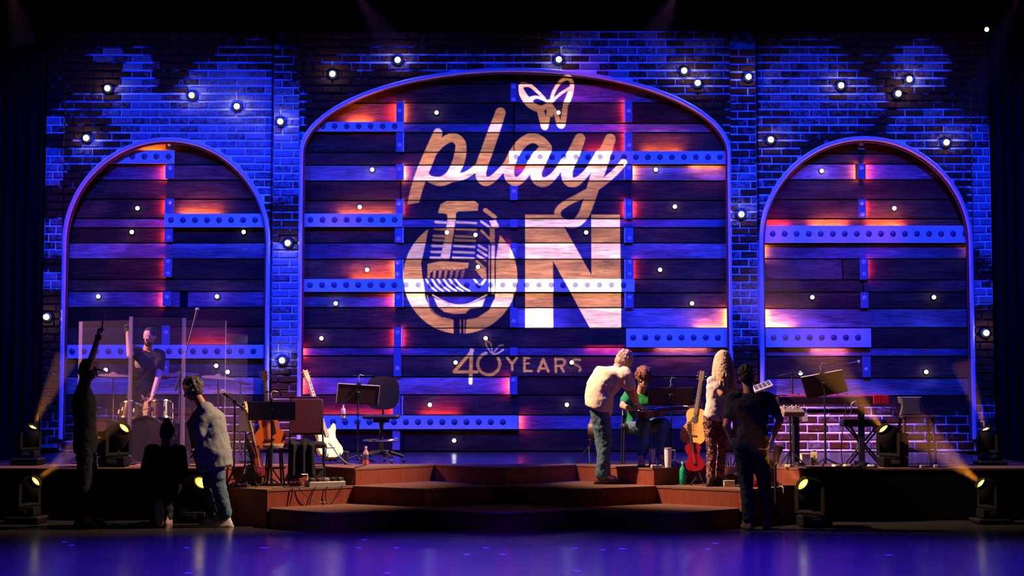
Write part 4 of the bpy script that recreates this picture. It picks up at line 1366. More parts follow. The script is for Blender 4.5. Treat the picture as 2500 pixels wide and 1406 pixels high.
def beam(src, d, length, r0, r1, watts, density, label, color=(1.0, 0.32, 0.02), angle=None):
    """haze caught in one spotlight's beam: a cone of thin mist lit by the lamp inside the fixture"""
    d = Vector(d).normalized()
    m = MB()
    m.cyl(Vector(src), Vector(src) + d * length, r0, r1, 18)
    mat = bpy.data.materials.get('stage_haze_%g' % density)
    if mat is None:
        mat = bpy.data.materials.new('stage_haze_%g' % density)
        mat.use_nodes = True
        nt = mat.node_tree
        nt.nodes.clear()
        o_ = node(nt, 'ShaderNodeOutputMaterial')
        v = node(nt, 'ShaderNodeVolumeScatter')
        v.inputs['Density'].default_value = density
        v.inputs['Anisotropy'].default_value = 0.0
        v.inputs['Color'].default_value = (1, 1, 1, 1)
        nt.links.new(v.outputs[0], o_.inputs['Volume'])
    o = m.build('haze_beam', mat)
    tag(o, label, 'haze', None, 'stuff')
    a = 2 * math.degrees(math.atan2(r1, length)) * 1.35
    sp_ = spot('spot_lamp', Vector(src) - d * (r0 * length / max(1e-3, r1 - r0)) * 0.0 + d * 0.01, Vector(src) + d, watts, color, max(4.0, a), 0.8, 0.02)
    return o

# ------------------------------------------------------------------ spotlights
G_MH = 'moving-head spotlights'
def mh_at(label, lens_px, y, base_z, aim, scale=1.0):
    """put the lens on its photo pixel at depth y; the base stands on the surface below"""
    L = at(lens_px[0], lens_px[1], y)
    d = Vector(aim).normalized()
    base = L - (Vector((0, 0, .38)) + d * .205) * scale
    lift = base.z - base_z
    base.z = base_z
    t, src = moving_head(label, base, aim, scale, group=G_MH)
    return t, src, d, lift
MH = [('moving-head spotlight on the stage floor beside the walking man in a denim shirt', (490, 1178), -1.98, 0.0, (0.46, -0.56, 0.44), 'faint amber beam of the floor spotlight by the walking man', 1.0),
      ('moving-head spotlight on the stage floor beside the keyboard riser skirt', (1961, 1182), -2.55, 0.0, (-0.62, -0.40, 0.52), 'amber beam of the floor spotlight rising past the man in navy', 1.0),
      ('moving-head spotlight on the riser in front of the bass drum', (303, 1045), -1.30, L3, (0.45, -0.25, 0.42), 'faint amber beam in front of the bass drum', 1.0),
      ('moving-head spotlight on the riser edge beneath the red keyboard', (2157, 1047), -1.30, L3, (-0.62, -0.30, 0.66), 'wide amber beam rising across the red keyboard', 1.0),
      ('upper moving-head spotlight on the black pedestal by the drum end curtain', (80, 1043), -0.8, None, (0.42, -0.25, 0.75), 'amber beam of the upper spotlight by the drum end curtain', 0.68),
      ('lower moving-head spotlight on the black box by the drum end curtain', (87, 1175), -2.02, None, (0.80, -0.30, 0.62), 'amber beam of the lower spotlight crossing the drum riser skirt', 0.8),
      ('upper moving-head spotlight on the black pedestal by the keyboard end curtain', (2407, 1048), -0.8, None, (-0.35, -0.22, 0.80), 'amber beam of the upper spotlight by the keyboard end curtain', 0.68),
      ('lower moving-head spotlight on the black box by the keyboard end curtain', (2395, 1180), -2.02, None, (-0.85, -0.25, 0.66), 'amber beam of the lower spotlight crossing the keyboard riser skirt', 0.8)]
BEAM = [(1.2, .05, .16, 120, .05), (1.5, .05, .22, 170, .06), (.7, .05, .12, 100, .05), (2.6, .06, .46, 600, .05), (1.0, .045, .15, 160, .09), (1.6, .045, .22, 220, .09), (.9, .045, .14, 160, .09), (1.1, .045, .22, 300, .11)]
for (lab, px, y, bz, aim, blab, sc), (ln, r0, r1, w, den) in zip(MH, BEAM):
    d = Vector(aim).normalized()
    L = at(px[0], px[1], y)
    if bz is None:
        bz = L.z - (.38 + d.z * .205) * sc
        box = thing('pedestal', 'black carpeted pedestal under the ' + lab.split(' moving')[0] + ' spotlight by the ' + ('drum' if px[0] < 1000 else 'keyboard') + ' end curtain', 'pedestal', (L.x - d.x * .2 * sc, y - d.y * .2 * sc, 0))
        z0 = L3 if (y > -1.5) else 0.0
        box.location.z = z0 if z0 < bz else 0.0
        h_ = bz - box.location.z
        m = MB(); m.bbox((0, 0, (h_ - .02) / 2), (.40 * sc / .8, .38 * sc / .8, h_ - .02), .015); m.build('body', M_SKIRT, box)
        m = MB(); m.bbox((0, 0, h_ - .012), (.41 * sc / .8, .39 * sc / .8, .024), .006); m.build('lid', M_BLACK, box)
        t, src = moving_head(lab, Vector((L.x, y, bz)) - Vector((d.x, d.y, 0)) * .205 * sc, aim, sc, group=G_MH)
    else:
        # slide along the view line until the base rests on its surface
        base = L - (Vector((0, 0, .38)) + d * .205) * sc
        s_ = (bz + (.38 + d.z * .205)) / 1.0
        scale_ = (L.z - bz) / (.38 + d.z * .205)
        t, src = moving_head(lab, Vector((L.x - d.x * .205 * scale_, y - d.y * .205 * scale_, bz)), aim, scale_, group=G_MH)
    beam(src, d, ln, r0, r1, w, den, blab)

# ------------------------------------------------------------------ drums
KX = at(352, 1085, -0.35)
DY = 0.0
kit = thing('drum_kit', 'dark drum kit with bass drum, toms and snare behind the clear shield', 'drum kit', (KX.x, DY, L3), 0, None, True)
def drum(name, c, axis, r, depth, parent, lugs=8, headmat=None):
    M = Matrix.Translation(c) @ rot_axis(axis, 0, Vector((0, 0, 1)) if abs(Vector(axis).normalized().z) < .9 else Vector((0, -1, 0))).to_4x4()
    m = MB(); m.lathe([(r, -depth / 2), (r * 1.01, 0), (r, depth / 2)], 26, M); d = m.build(name, M_SHELL, parent, True)
    for s in (-1, 1):
        m = MB(); m.lathe([(r * 1.0, s * depth / 2 - .012), (r * 1.05, s * depth / 2 - .012), (r * 1.05, s * depth / 2 + .014), (r * 1.0, s * depth / 2 + .014), (r * 1.0, s * depth / 2 - .012)], 26, M); m.build('hoop', M_CHROME, d, True)
        m = MB(); m.lathe([(.001, s * (depth / 2 + .004)), (r * .995, s * (depth / 2 + .002)), (r * .995, s * depth / 2)], 26, M); m.build('drum_head', headmat or M_HEAD, d)
    for k in range(lugs):
        a = 2 * PI * k / lugs
        m = MB(); m.cyl(M @ Vector((math.cos(a) * r * 1.04, math.sin(a) * r * 1.04, -depth * .48)), M @ Vector((math.cos(a) * r * 1.04, math.sin(a) * r * 1.04, depth * .48)), .006, .006, 5); m.cyl(M @ Vector((math.cos(a) * r * 1.03, math.sin(a) * r * 1.03, -.025)), M @ Vector((math.cos(a) * r * 1.03, math.sin(a) * r * 1.03, .025)), .014, .014, 6)
        m.build('lug', M_CHROME, d)
    return d
kc = Vector((KX.x, DY - .15, L3 + .30))
kick = drum('bass_drum', kc, (0, -1, 0), .285, .42, kit, 8, M_BLACK)
for sx in (-1, 1):
    m = MB(); m.cyl(kc + Vector((sx * .22, -.05, -.12)), kc + Vector((sx * .38, -.16, -.295)), .009); m.build('spur', M_CHROME, kit)
def dpx(px, py, y): return at(px, py, y)
drum('tom', dpx(318, 1008, DY + .05), (0.1, .35, 1), .14, .20, kit, 6)
drum('tom', dpx(392, 1006, DY + .05), (-.1, .35, 1), .15, .22, kit, 6)
drum('floor_tom', dpx(268, 1066, DY + .25), (0.05, .1, 1), .20, .40, kit, 8)
drum('floor_tom', dpx(458, 1070, DY + .15), (-.05, .1, 1), .20, .38, kit, 8)
drum('snare_drum', dpx(420, 1043, DY + .45), (0, .12, 1), .178, .14, kit, 8)
for px, py, y in ((268, 1066, DY + .25), (458, 1070, DY + .15)):
    c = dpx(px, py, y)
    for k in range(3):
        a = 2 * PI * k / 3 + .4
        m = MB(); m.cyl(c + Vector((math.cos(a) * .21, math.sin(a) * .21, .05)), Vector((c.x + math.cos(a) * .22, c.y + math.sin(a) * .22, L3 + .005)), .008); m.build('leg', M_CHROME, kit)
sc_ = dpx(420, 1043, DY + .45)
m = MB(); m.cyl((sc_.x, sc_.y, L3 + .05), (sc_.x, sc_.y, sc_.z - .07), .012)
for k in range(3):
    a = 2 * PI * k / 3
    m.cyl((sc_.x, sc_.y, L3 + .22), (sc_.x + math.cos(a) * .22, sc_.y + math.sin(a) * .22, L3 + .006), .008)
m.build('snare_stand', M_CHROME, kit)
for px in (318, 392):
    c = dpx(px, 1008, DY + .05)
    m = MB(); m.cyl((KX.x, DY - .1, L3 + .57), (KX.x, DY - .05, L3 + .70), .011).cyl((KX.x, DY - .05, L3 + .70), c + Vector((0, 0, -.02)), .009); m.build('tom_arm', M_CHROME, kit)
def cymbal(label, px, py, y, r, tilt=(0.06, 0.05), pair=False):
    c = at(px, py, y)
    t = thing('cymbal_stand', label, 'cymbal', (c.x, c.y, L3), 0)
    H = c.z - L3
    tripod_stand(t, H + .03, .010, .17, M_CHROME)
    R = (Matrix.Translation((0, 0, H)) @ Matrix.Rotation(tilt[0], 4, 'X') @ Matrix.Rotation(tilt[1], 4, 'Y'))
    prof = [(.0001, .045), (.02, .044), (r * .20, .026), (r * .26, .016), (r * .6, .009), (r, -.006), (r, -.008), (r * .6, .006), (r * .24, .012), (.0001, .03)]
    m = MB(); m.lathe(prof, 30, R); m.build('cymbal', M_CYM, t, True)
    if pair:
        m = MB(); m.lathe([(p, -q - .012) for p, q in prof], 30, R); m.build('lower_cymbal', M_CYM, t, True)
    m = MB(); m.cyl((0, 0, H + .03), (0, 0, H + .075), .012, .008, 8); m.build('wing_nut', M_CHROME, t)
    return t
cymbal('bronze crash cymbal on a chrome stand between the raised arm and the drummer', 277, 916, DY + .90, .235)
cymbal('large bronze ride cymbal on a chrome stand beside the bending drummer', 438, 914, DY + 1.02, .26, (.10, -.03))
cymbal('bronze crash cymbal near the clear shield end, above the denim collar', 533, 921, DY + .26, .22, (.08, .10))
cymbal('hi-hat pair of bronze cymbals beyond the walking man', 545, 958, DY + .60, .16, (.02, .02), True)
# drum stool behind the kit
# overhead mics
b_ = on(452, 1126, L3)
t = boom_mic('tall boom microphone stand reaching over the drum kit beside the shield', (at(441, 1000, DY - .44).x, DY - .44, L3), 1.18, (0.22, .10, .95), .62, .28, spread=.19)
boom_mic('short boom microphone stand aimed at the cymbals at the shield end', (at(586, 1000, DY + .62).x, DY + .62, L3), 1.02, (-.8, 0, .12), .30, .12, spread=.2)

# clear drum shield: five hinged acrylic panels
GL = bpy.data.materials.new('clear_acrylic')
GL.use_nodes = True
nt = GL.node_tree
nt.nodes.clear()
o_ = node(nt, 'ShaderNodeOutputMaterial')
tr_ = node(nt, 'ShaderNodeBsdfTransparent')
tr_.inputs[0].default_value = (0.97, 0.95, 0.98, 1)
gl_ = node(nt, 'ShaderNodeBsdfGlossy')
gl_.inputs['Roughness'].default_value = 0.12
di_ = node(nt, 'ShaderNodeBsdfDiffuse')
di_.inputs[0].default_value = (.6, .5, .6, 1)
a1 = node(nt, 'ShaderNodeMixShader'); a1.inputs[0].default_value = 0.035
a2 = node(nt, 'ShaderNodeMixShader'); a2.inputs[0].default_value = 0.018
nt.links.new(tr_.outputs[0], a1.inputs[1]); nt.links.new(gl_.outputs[0], a1.inputs[2])
nt.links.new(a1.outputs[0], a2.inputs[1]); nt.links.new(di_.outputs[0], a2.inputs[2])
nt.links.new(a2.outputs[0], o_.inputs[0])
HG = bpy.data.materials.new('frosted_hinge_strip')
HG.use_nodes = True
nt = HG.node_tree
nt.nodes.clear()
o_ = node(nt, 'ShaderNodeOutputMaterial'); tr_ = node(nt, 'ShaderNodeBsdfTransparent'); di_ = node(nt, 'ShaderNodeBsdfDiffuse'); di_.inputs[0].default_value = (.62, .52, .62, 1)
a1 = node(nt, 'ShaderNodeMixShader'); a1.inputs[0].default_value = 0.22
nt.links.new(tr_.outputs[0], a1.inputs[1]); nt.links.new(di_.outputs[0], a1.inputs[2]); nt.links.new(a1.outputs[0], o_.inputs[0])
sh = thing('drum_shield', 'clear acrylic drum shield of hinged panels round the kit', 'drum shield', (KX.x, DY - .7, L3), 0, None, True)
SP = [(108, 0.5, 1060, 818), (194, DY - .45, 0, 784), (317, DY - .72, 0, 772), (447, DY - .72, 0, 775), (549, DY - .50, 0, 783), (603, DY + .10, 0, 817)]
cor = []
for px, y, _, ty in SP:
    p = at(px, 1000, y)
    cor.append((p.x, y, at(px, ty, y).z))
for i in range(1, 5 + 0):
    (x0, y0, z0), (x1, y1, z1) = cor[i], cor[i + 1] if i + 1 < len(cor) else cor[i]
    zt_ = z0 if i != 4 else z1
    m = MB()
    d = Vector((x1 - x0, y1 - y0, 0)).normalized()
    nrm = Vector((d.y, -d.x, 0)) * .004
    a, b = Vector((x0, y0, 0)) + d * .008, Vector((x1, y1, 0)) - d * .008
    q = [a + nrm, b + nrm, b - nrm, a - nrm]
    zt_ = min(z0, z1)
    m.add([(p.x, p.y, L3 + .01) for p in q] + [(p.x, p.y, zt_) for p in q], [(3, 2, 1, 0), (4, 5, 6, 7), (0, 1, 5, 4), (1, 2, 6, 5), (2, 3, 7, 6), (3, 0, 4, 7)])
    m.build('acrylic_panel', GL, sh)
for i in (1, 2, 3):
    x, y, z = cor[i]
    m = MB(); m.box((x, y - .01, (L3 + z) / 2), (.045, .012, z - L3 - .01)); m.build('hinge_strip', HG, sh)
for i in (4,):
    x, y, z = cor[i]
    m = MB(); m.cyl((x, y, L3), (x, y, z), .006); m.build('edge_post', HG, sh)
for i in range(1, 6):
    x, y, z = cor[i]
    m = MB(); m.bbox((x, y, L3 + .012), (.16, .12, .024), .006); m.build('foot', M_BLACK, sh)

# ------------------------------------------------------------------ guitars, stands and seats on the drum side
y1_ = -1.25
hb = at(660, 1097, y1_); hh = at(644, 902, y1_)
g_ = make_guitar('archtop_guitar', 'orange archtop guitar with a cutaway standing behind a music stand', hb, hh, mirror_outline(OUT_HOLLOW, .55), M_ORANGEG, M_ORANGEG, .07, math.radians(14), False, 1.04, None,
            (M_BLACK, [(.03, .17), (.09, .20), (.075, .36), (.03, .38)]), None, neckmat=M_MAPLE)
guitar_stand(g_, L2, 'black guitar stand under the orange archtop guitar', .16)
# pale yellow bass, turned on its edge, leaning on the chair side
bb = at(812, 1118, -0.62); bh = at(741, 905, -0.15)
g_ = make_guitar('electric_bass', 'pale yellow electric bass with orange maple headstock, leaning beside the burgundy chair', bb, bh, OUT_BASS, M_LIME, M_LIME, .045, math.radians(44), False, 1.16, None,
            (M_PEARL, [(.02, .10), (.11, .12), (.10, .25), (.12, .33), (.03, .34)]), plain('orange_maple', (.85, .25, .06), .35), neckmat=M_MAPLE, nut=.024)
guitar_stand(g_, L3, 'black guitar stand under the pale yellow bass', .16)
# solid-body guitar seen edge-on
eb = at(634, 1164, -1.84); eh = at(592, 980, -1.66)
g_ = make_guitar('electric_guitar', 'dark red electric guitar seen edge-on beside the cream paper', eb, eh, OUT_BASS, M_BLACK, plain('dark_cherry_lacquer', (.10, .008, .01), .3), .05, math.radians(76), False, 1.04, None, None, M_MAPLE, neckmat=M_MAPLE)
guitar_stand(g_, L2, 'black guitar stand under the dark red electric guitar', .10, .4)
# cream sheet on a tall stand
cs = on(602, 1172, L2)
t = thing('sheet_stand', 'tall black stand with a cream paper sheet hanging from it', 'stand', (at(600, 1000, -1.36).x, -1.36, L2))
tripod_stand(t, at(600, 968, -1.36).z - L2, spread=.13, legrot=.35)
m = MB(); Hs = at(600, 988, -1.36).z - L2; hs = .31
m.prism([(-.045, Hs), (.055, Hs), (.105, Hs - hs - .01), (-.075, Hs - hs)], -.03, -.026); m.build('paper_sheet', M_CREAM, t, False, 'cream paper sheet')
m = MB(); m.bbox((0, -.02, Hs), (.09, .03, .03), .006); m.build('clip', M_BLACK, t)
boom_mic('boom microphone stand beside the walking man, arm slanting to the cream sheet', Vector((at(572, 1100, -1.70).x, -1.70, L2)), .98, (.55, -.36, -.36), .03, .2, True, spread=.17, legrot=.2)
music_stand('black music stand in front of the orange archtop guitar', (at(663, 1100, -1.92).x, -1.92, L2), at(661, 1003, -1.92), .54, .215, 0, .22, spread=.2, legrot=-.52)
music_stand('black music stand with pale rims in front of the office chair', on(873, 1131, L3), at(875, 962, on(873, 1131, L3).y), .53, .25, .25, .3, True, .06, plain('pale_rim', (.55, .46, .42), .5))

def padded_chair(label, p, rz, back_mat, seat_mat, h=.95):
    t = thing('padded_chair', label, 'chair', p, rz)
    for sx in (-1, 1):
        m = MB(); m.tube([(sx * .21, -.20, .005), (sx * .20, -.19, .44)], .012); m.build('leg', M_BLACKM, t)
        m = MB(); m.tube([(sx * .21, .24, .005), (sx * .20, .20, .44), (sx * .19, .24, .70), (sx * .18, .28, h)], .012); m.build('leg', M_BLACKM, t)
    m = MB(); m.bbox((0, 0, .47), (.46, .46, .07), .025); m.build('seat', seat_mat, t)
    m = MB(); m.bbox((0, .25, h - .20), (.40, .05, .44), .022, (-.14, 0, 0)); m.build('backrest', back_mat, t)
    m = MB(); m.tube([(-.19, .20, .60), (-.19, .27, h - .02), (-.12, .29, h + .03), (.12, .29, h + .03), (.19, .27, h - .02), (.19, .20, .60)], .012); m.build('back_frame', M_BLACKM, t)
    return t
ch = on(738, 1178, L2)
padded_chair('burgundy padded chair with a dark coat over its seat, beside the bass', (-2.52, -1.42, L2), .15, M_BURG, M_BLACK, 1.0)
cp = Vector((-2.52, -1.42, L2))
# coat
def cloth_drape(name, label, mat, c, w, d, drop, rz, cat='coat'):
    m = MB()
    n = 16
    vs_, fs_ = [], []
    for j in range(13):
        v = j / 12
        for i in range(n + 1):
            u = i / n - .5
            x = u * w * (1 + .15 * v)
            if v < .35:
                p = Vector((x, d * (.35 - v) / .35 - d * .5, .02 * math.sin(u * 9)))
            else:
                k = (v - .35) / .65
                p = Vector((x, -d * .5 - .03 - .02 * math.sin(u * 17 + 1) - .03 * k, -drop * k + .012 * math.sin(u * 11)))
            vs_.append(Matrix.Rotation(rz, 3, 'Z') @ p + Vector(c))
    for j in range(12):
        for i in range(n):
            fs_.append((j * (n + 1) + i, j * (n + 1) + i + 1, (j + 1) * (n + 1) + i + 1, (j + 1) * (n + 1) + i))
    m.add(vs_, fs_)
    o = m.build(name, mat, None, True)
    md = o.modifiers.new('thickness', 'SOLIDIFY'); md.thickness = .012
    return tag(o, label, cat)
cloth_drape('dark_coat', 'dark coat hanging from the burgundy chair seat', plain('dark_coat_cloth', (.018, .018, .028), .9, spec=.1), cp + Vector((-.06, -.01, .520)), .28, .42, .42, .15)
# round stool
def round_stool(label, p, h, r, seat_mat, leg_mat):
    t = thing('round_stool', label, 'stool', p)
    m = MB(); m.lathe([(.001, h), (r * .9, h), (r, h - .012), (r, h - .04), (r * .92, h - .05), (.001, h - .05)], 20); m.build('seat', seat_mat, t, True)
    for k in range(4):
        a = PI / 4 + k * PI / 2
        m = MB(); m.cyl((math.cos(a) * r * .7, math.sin(a) * r * .7, h - .05), (math.cos(a) * r * 1.05, math.sin(a) * r * 1.05, 0), .012); m.build('leg', leg_mat, t)
    m = MB(); m.tube([(math.cos(2 * PI * k / 20) * r * .9, math.sin(2 * PI * k / 20) * r * .9, h * .42) for k in range(20)], .007, 6, True); m.build('foot_ring', leg_mat, t)
    return t
rs = on(682, 1180, L2)
round_stool('black round stool in front of the orange archtop guitar', (at(670, 1100, -1.57).x, -1.57, L2), at(670, 1084, -1.57).z - L2, .14, plain('worn_stool_top', (.30, .24, .16), .5), M_BLACKM)
# office drafting chair
oc = on(928, 1131, L3)
t = thing('drafting_chair', 'black swivel drafting chair with a rounded back and chrome foot ring', 'chair', (oc.x, oc.y + .15, L3), 0)
S = oc.y + .15
def oz(py): return at(930, py, S).z - L3
m = MB(); m.cyl((0, 0, .10), (0, 0, oz(1022)), .026); m.build('column', M_BLACKM, t)
for k in range(5):
    a = 2 * PI * k / 5 + .25
    e = Vector((math.cos(a) * .29, math.sin(a) * .29, .075))
    m = MB(); m.tube([(0, 0, .14), (math.cos(a) * .12, math.sin(a) * .12, .13), tuple(e)], [.03, .026, .018]); arm_ = m.build('base_arm', M_BLACK, t, True)
    m = MB(); m.cyl(e + Vector((-.015, 0, -.045)), e + Vector((.015, 0, -.045)), .03, .03, 12); m.build('caster', M_DGREY, arm_, True)
zr_ = oz(1075)
m = MB(); m.tube([(math.cos(2 * PI * k / 28) * .225, math.sin(2 * PI * k / 28) * .225, zr_) for k in range(28)], .011, 7, True)
for k in range(3):
    a = 2 * PI * k / 3
    m.cyl((0, 0, zr_), (math.cos(a) * .225, math.sin(a) * .225, zr_), .007)
m.build('foot_ring', M_CHROME, t, True)
zs = oz(1017)
m = MB(); m.bbox((0, 0, zs), (.46, .46, .055), .026); m.build('seat', M_BLACK, t)
m = MB(); m.bbox((0, 0, zs - .05), (.2, .2, .05), .01); m.build('seat_plate', M_BLACKM, t)
zb0, zb1 = oz(1000), oz(918)
pts = [(.21 * math.copysign(abs(math.cos(a)) ** .6, math.cos(a)), (zb0 + zb1) / 2 + (zb1 - zb0) / 2 * math.copysign(abs(math.sin(a)) ** .7, math.sin(a))) for a in np.linspace(0, 2 * PI, 30, endpoint=False)]
m = MB(); m.prism(pts, .19, .25); m.build('backrest', plain('charcoal_upholstery', (.022, .020, .018), .85, spec=.1), t, True)
m = MB(); m.tube([(0, .10, zs - .04), (0, .24, zs - .03), (0, .27, zb0 + .1)], .022); m.build('back_stem', M_BLACKM, t)

# small things on the platform by the chair
def bottle(name, label, p, h, r, mat, cap, liquid=None, lab=None):
    t = thing(name, label, 'bottle', p)
    m = MB(); m.lathe([(r * .9, 0), (r, .01), (r, h * .58), (r * .85, h * .70), (r * .38, h * .82), (r * .38, h * .9), (.001, h * .9)], 14); m.build('body', mat, t, True)
    m = MB(); m.cyl((0, 0, h * .9), (0, 0, h), r * .45, r * .45, 12); m.build('cap', cap, t)
    if lab:
        m = MB(); m.lathe([(r * 1.02, h * .25), (r * 1.02, h * .55)], 14); m.build('label_wrap', lab, t, True)
    if liquid:
        m = MB(); m.lathe([(r * .93, .008), (r * 1.01, .012), (r * 1.01, h * .26), (.001, h * .26)], 14); m.build('drink', liquid, t, True)
    return t
bottle('drink_bottle', 'small bottle of orange drink with a white cap on the platform edge', on(893, 1134, L3), .225, .036, plain('clear_bottle', (.45, .30, .26), .2), M_WHITE, plain('orange_drink', (.85, .10, .02), .3), M_DGREY)
def tumbler(label, p, h, r, mat, lid, handle=None):
    t = thing('travel_mug', label, 'mug', p)
    m = MB(); m.lathe([(r * .82, 0), (r * .85, .006), (r * .92, h * .4), (r, h * .93), (.001, h * .93)], 16); m.build('body', mat, t, True)
    m = MB(); m.lathe([(r * 1.04, h * .92), (r * 1.04, h * .97), (r * .8, h), (.001, h)], 16); m.build('lid', lid, t, True)
    if handle:
        m = MB(); m.tube([(r * .9, 0, h * .88), (r * 1.75, 0, h * .86), (r * 1.85, 0, h * .60), (r * 1.7, 0, h * .38), (r * .88, 0, h * .36)], .010); m.build('handle', handle, t, True)
    return t
tumbler('black insulated tumbler beside the bass on the platform edge', on(845, 1134, L3), .165, .034, M_BLACK, M_DGREY)
ms_ = on(873, 1131, L3)
wx, wz = at(838, 1000, ms_.y).x, at(838, 988, ms_.y).z - .17
t = thing('cup_holder', 'black cup holder arm clamped to the music stand post by the drafting chair', 'holder', (ms_.x, ms_.y, wz - .02), 0, None, True)
m = MB(); m.tube([Vector((wx + math.cos(2 * PI * k / 16) * .037, ms_.y + math.sin(2 * PI * k / 16) * .037, wz + .05)) for k in range(16)], .005, 6, True); m.build('ring', M_BLACKM, t, True)
m = MB(); m.cyl((wx, ms_.y, wz - .010), (wx, ms_.y, wz), .036, .036, 16); m.cyl((wx + .034, ms_.y, wz - .006), (wx + .037, ms_.y, wz + .05), .005); m.build('tray', M_BLACKM, t)
m = MB(); m.cyl((wx + .036, ms_.y, wz + .05), (ms_.x, ms_.y, wz + .05), .007); m.build('arm', M_BLACKM, t)
m = MB(); m.bbox((ms_.x, ms_.y, wz + .05), (.045, .045, .04), .008); m.build('clamp', M_BLACK, t)
bottle('water_bottle', 'clear water bottle in the cup holder on the music stand by the drafting chair', Vector((wx, ms_.y, wz)), .17, .030, plain('frosted_clear', (.5, .45, .48), .2), M_WHITE)

# pedal board and pedals
def pedal(label, p, s, rz, mat, knobs=3, group='effect pedals'):
    t = thing('effect_pedal', label, 'pedal', p, rz, group)
    m = MB(); m.bbox((0, 0, s[2] / 2), s, .006); m.build('case', mat, t)
    for k in range(knobs):
        m = MB(); m.cyl(((k - (knobs - 1) / 2) * s[0] / (knobs + .5), s[1] * .2, s[2]), ((k - (knobs - 1) / 2) * s[0] / (knobs + .5), s[1] * .2, s[2] + .016), .010, .009, 8); m.build('knob', M_BLACK, t)
    m = MB(); m.cyl((0, -s[1] * .3, s[2]), (0, -s[1] * .3, s[2] + .014), .012, .012, 10); m.build('foot_switch', M_CHROME, t)
    m = MB(); m.cyl((s[0] / 2, 0, s[2] / 2), (s[0] / 2 + .04, 0, s[2] / 2), .009, .009, 8); m.build('jack_plug', M_CHROME, t)
    return t
pb = at(798, 1182, -2.02)
pbp = Vector((-2.26, -1.75, L2))
t = thing('pedal_board', 'grey metal pedal board on the middle platform', 'pedal board', pbp, .45)
m = MB(); m.prism([(-.22, 0), (.22, 0), (.22, .05), (-.22, .05)], -.10, .09); m.build('frame', M_GREY, t)
m = MB(); m.bbox((0, 0, .060), (.44, .20, .02), .006, (.12, 0, 0)); m.build('deck', plain('worn_aluminium', (.42, .36, .28), .4, .4), t)
for k in range(5):
    m = MB(); m.bbox((-.17 + k * .085, -.03, .085), (.06, .10, .035), .006); po = m.build('pedal_unit', (M_DGREY, M_BROWNW, M_GREY, M_BLACK, M_DGREY)[k], t)
    m = MB(); m.cyl((-.17 + k * .085, -.06, .100), (-.17 + k * .085, -.06, .113), .010, .010, 8); m.build('foot_switch', M_CHROME, po)
m = MB(); m.tube([(-.20, .05, .06), (-.20, .05, .14), (-.27, .05, .14)], .010); m.build('handle_bar', M_WHITE, t)
pedal('flat dark red foot pedal between the stool and the pedal board', (-2.60, -1.75, L2), (.13, .11, .05), 3.1, M_BURG, 2)
rng = random.Random(3)
mats_ = [M_BLACK, M_DGREY, M_WHITE, M_BROWNW, M_REDV]
for k, (px, py, lab) in enumerate([(630, 1183, 'small black foot pedal under the edge-on electric guitar'), (590, 1180, 'grey foot pedal beside the walking man, on the middle platform corner'), (566, 1180, 'white foot pedal at the corner of the middle platform')]):
    q = on(px, py, L2)
    pedal(lab, ((-3.16, -1.97, L2), (-3.30, -1.87, L2), (-3.49, -1.66, L2))[k], (.07, .09, .045), (.1, -.2, 3.1)[k], mats_[k], 2)
# amplifier between stool and stand
def amp(label, p, s, rz, grille=M_DGREY):
    t = thing('guitar_amplifier', label, 'amplifier', p, rz)
    m = MB(); m.bbox((0, 0, s[2] / 2), s, .015); m.build('cabinet', M_BLACK, t)
    m = MB(); m.bbox((0, -s[1] / 2 - .003, s[2] * .42), (s[0] * .88, .01, s[2] * .68), .003); m.build('grille_cloth', grille, t)
    m = MB(); m.bbox((0, -s[1] / 2 - .003, s[2] * .88), (s[0] * .88, .01, s[2] * .12), .003); pn = m.build('control_panel', M_GREY, t)
    for k in range(5):
        m = MB(); m.cyl(((k - 2) * s[0] * .15, -s[1] / 2 - .008, s[2] * .88), ((k - 2) * s[0] * .15, -s[1] / 2 - .022, s[2] * .88), .010, .009, 8); m.build('knob', M_BLACK, pn)
    m = MB(); m.tube([(-.08, 0, s[2]), (-.07, 0, s[2] + .03), (.07, 0, s[2] + .03), (.08, 0, s[2])], .008); m.build('handle', M_BLACK, t)
    return t
amp('small black guitar amplifier between the edge-on guitar and the stool', (-3.125, -1.50, L2), (.17, .14, .24), 0)
amp('small black amplifier under the burgundy chair', (-2.39, -1.40, L2), (.17, .13, .22), .15)

# ------------------------------------------------------------------ keyboards side
ky = -0.85
kb = thing('stage_keyboard', 'red stage keyboard on a black stand, its back towards the audience', 'keyboard', at(2034, 1137, ky) * 1.0, 0, None, True)
x0, x1 = at(1902, 970, ky).x, at(2169, 970, ky).x
zt, zb = at(2034, 964, ky).z, at(2034, 986, ky).z
m = MB(); m.bbox(((x0 + x1) / 2, ky + .16, (zt + zb) / 2 - .012), (x1 - x0 - .02, .34, zt - zb - .02), .01); m.build('body', plain('keyboard_black', (.03, .008, .01), .4), kb)
m = MB(); m.bbox(((x0 + x1) / 2, ky + .10, zt - .006), (x1 - x0 - .01, .22, .014), .004, (.05, 0, 0)); m.build('top_panel', M_REDP, kb, False, 'red top panel')
for xx in (x0 + .01, x1 - .10):
    m = MB(); m.bbox((xx if xx < 3 else x1 - .095, ky + .15, (zt + zb) / 2), (.02 if xx < (x0 + x1) / 2 else .19, .36, zt - zb + .006), .006); m.build('end_cheek', M_REDP, kb)
m = MB()
for k in range(52):
    m.box((x0 + .08 + (x1 - x0 - .36) * k / 51, ky + .29, zt - .02), ((x1 - x0 - .36) / 53, .13, .02))
m.build('key_row', M_WHITE, kb)
for k in range(6):
    m = MB(); m.cyl((x0 + .25 + k * .12, ky + .06, zt), (x0 + .25 + k * .12, ky + .06, zt + .018), .010, .009, 8); m.build('knob', M_BLACK, kb)
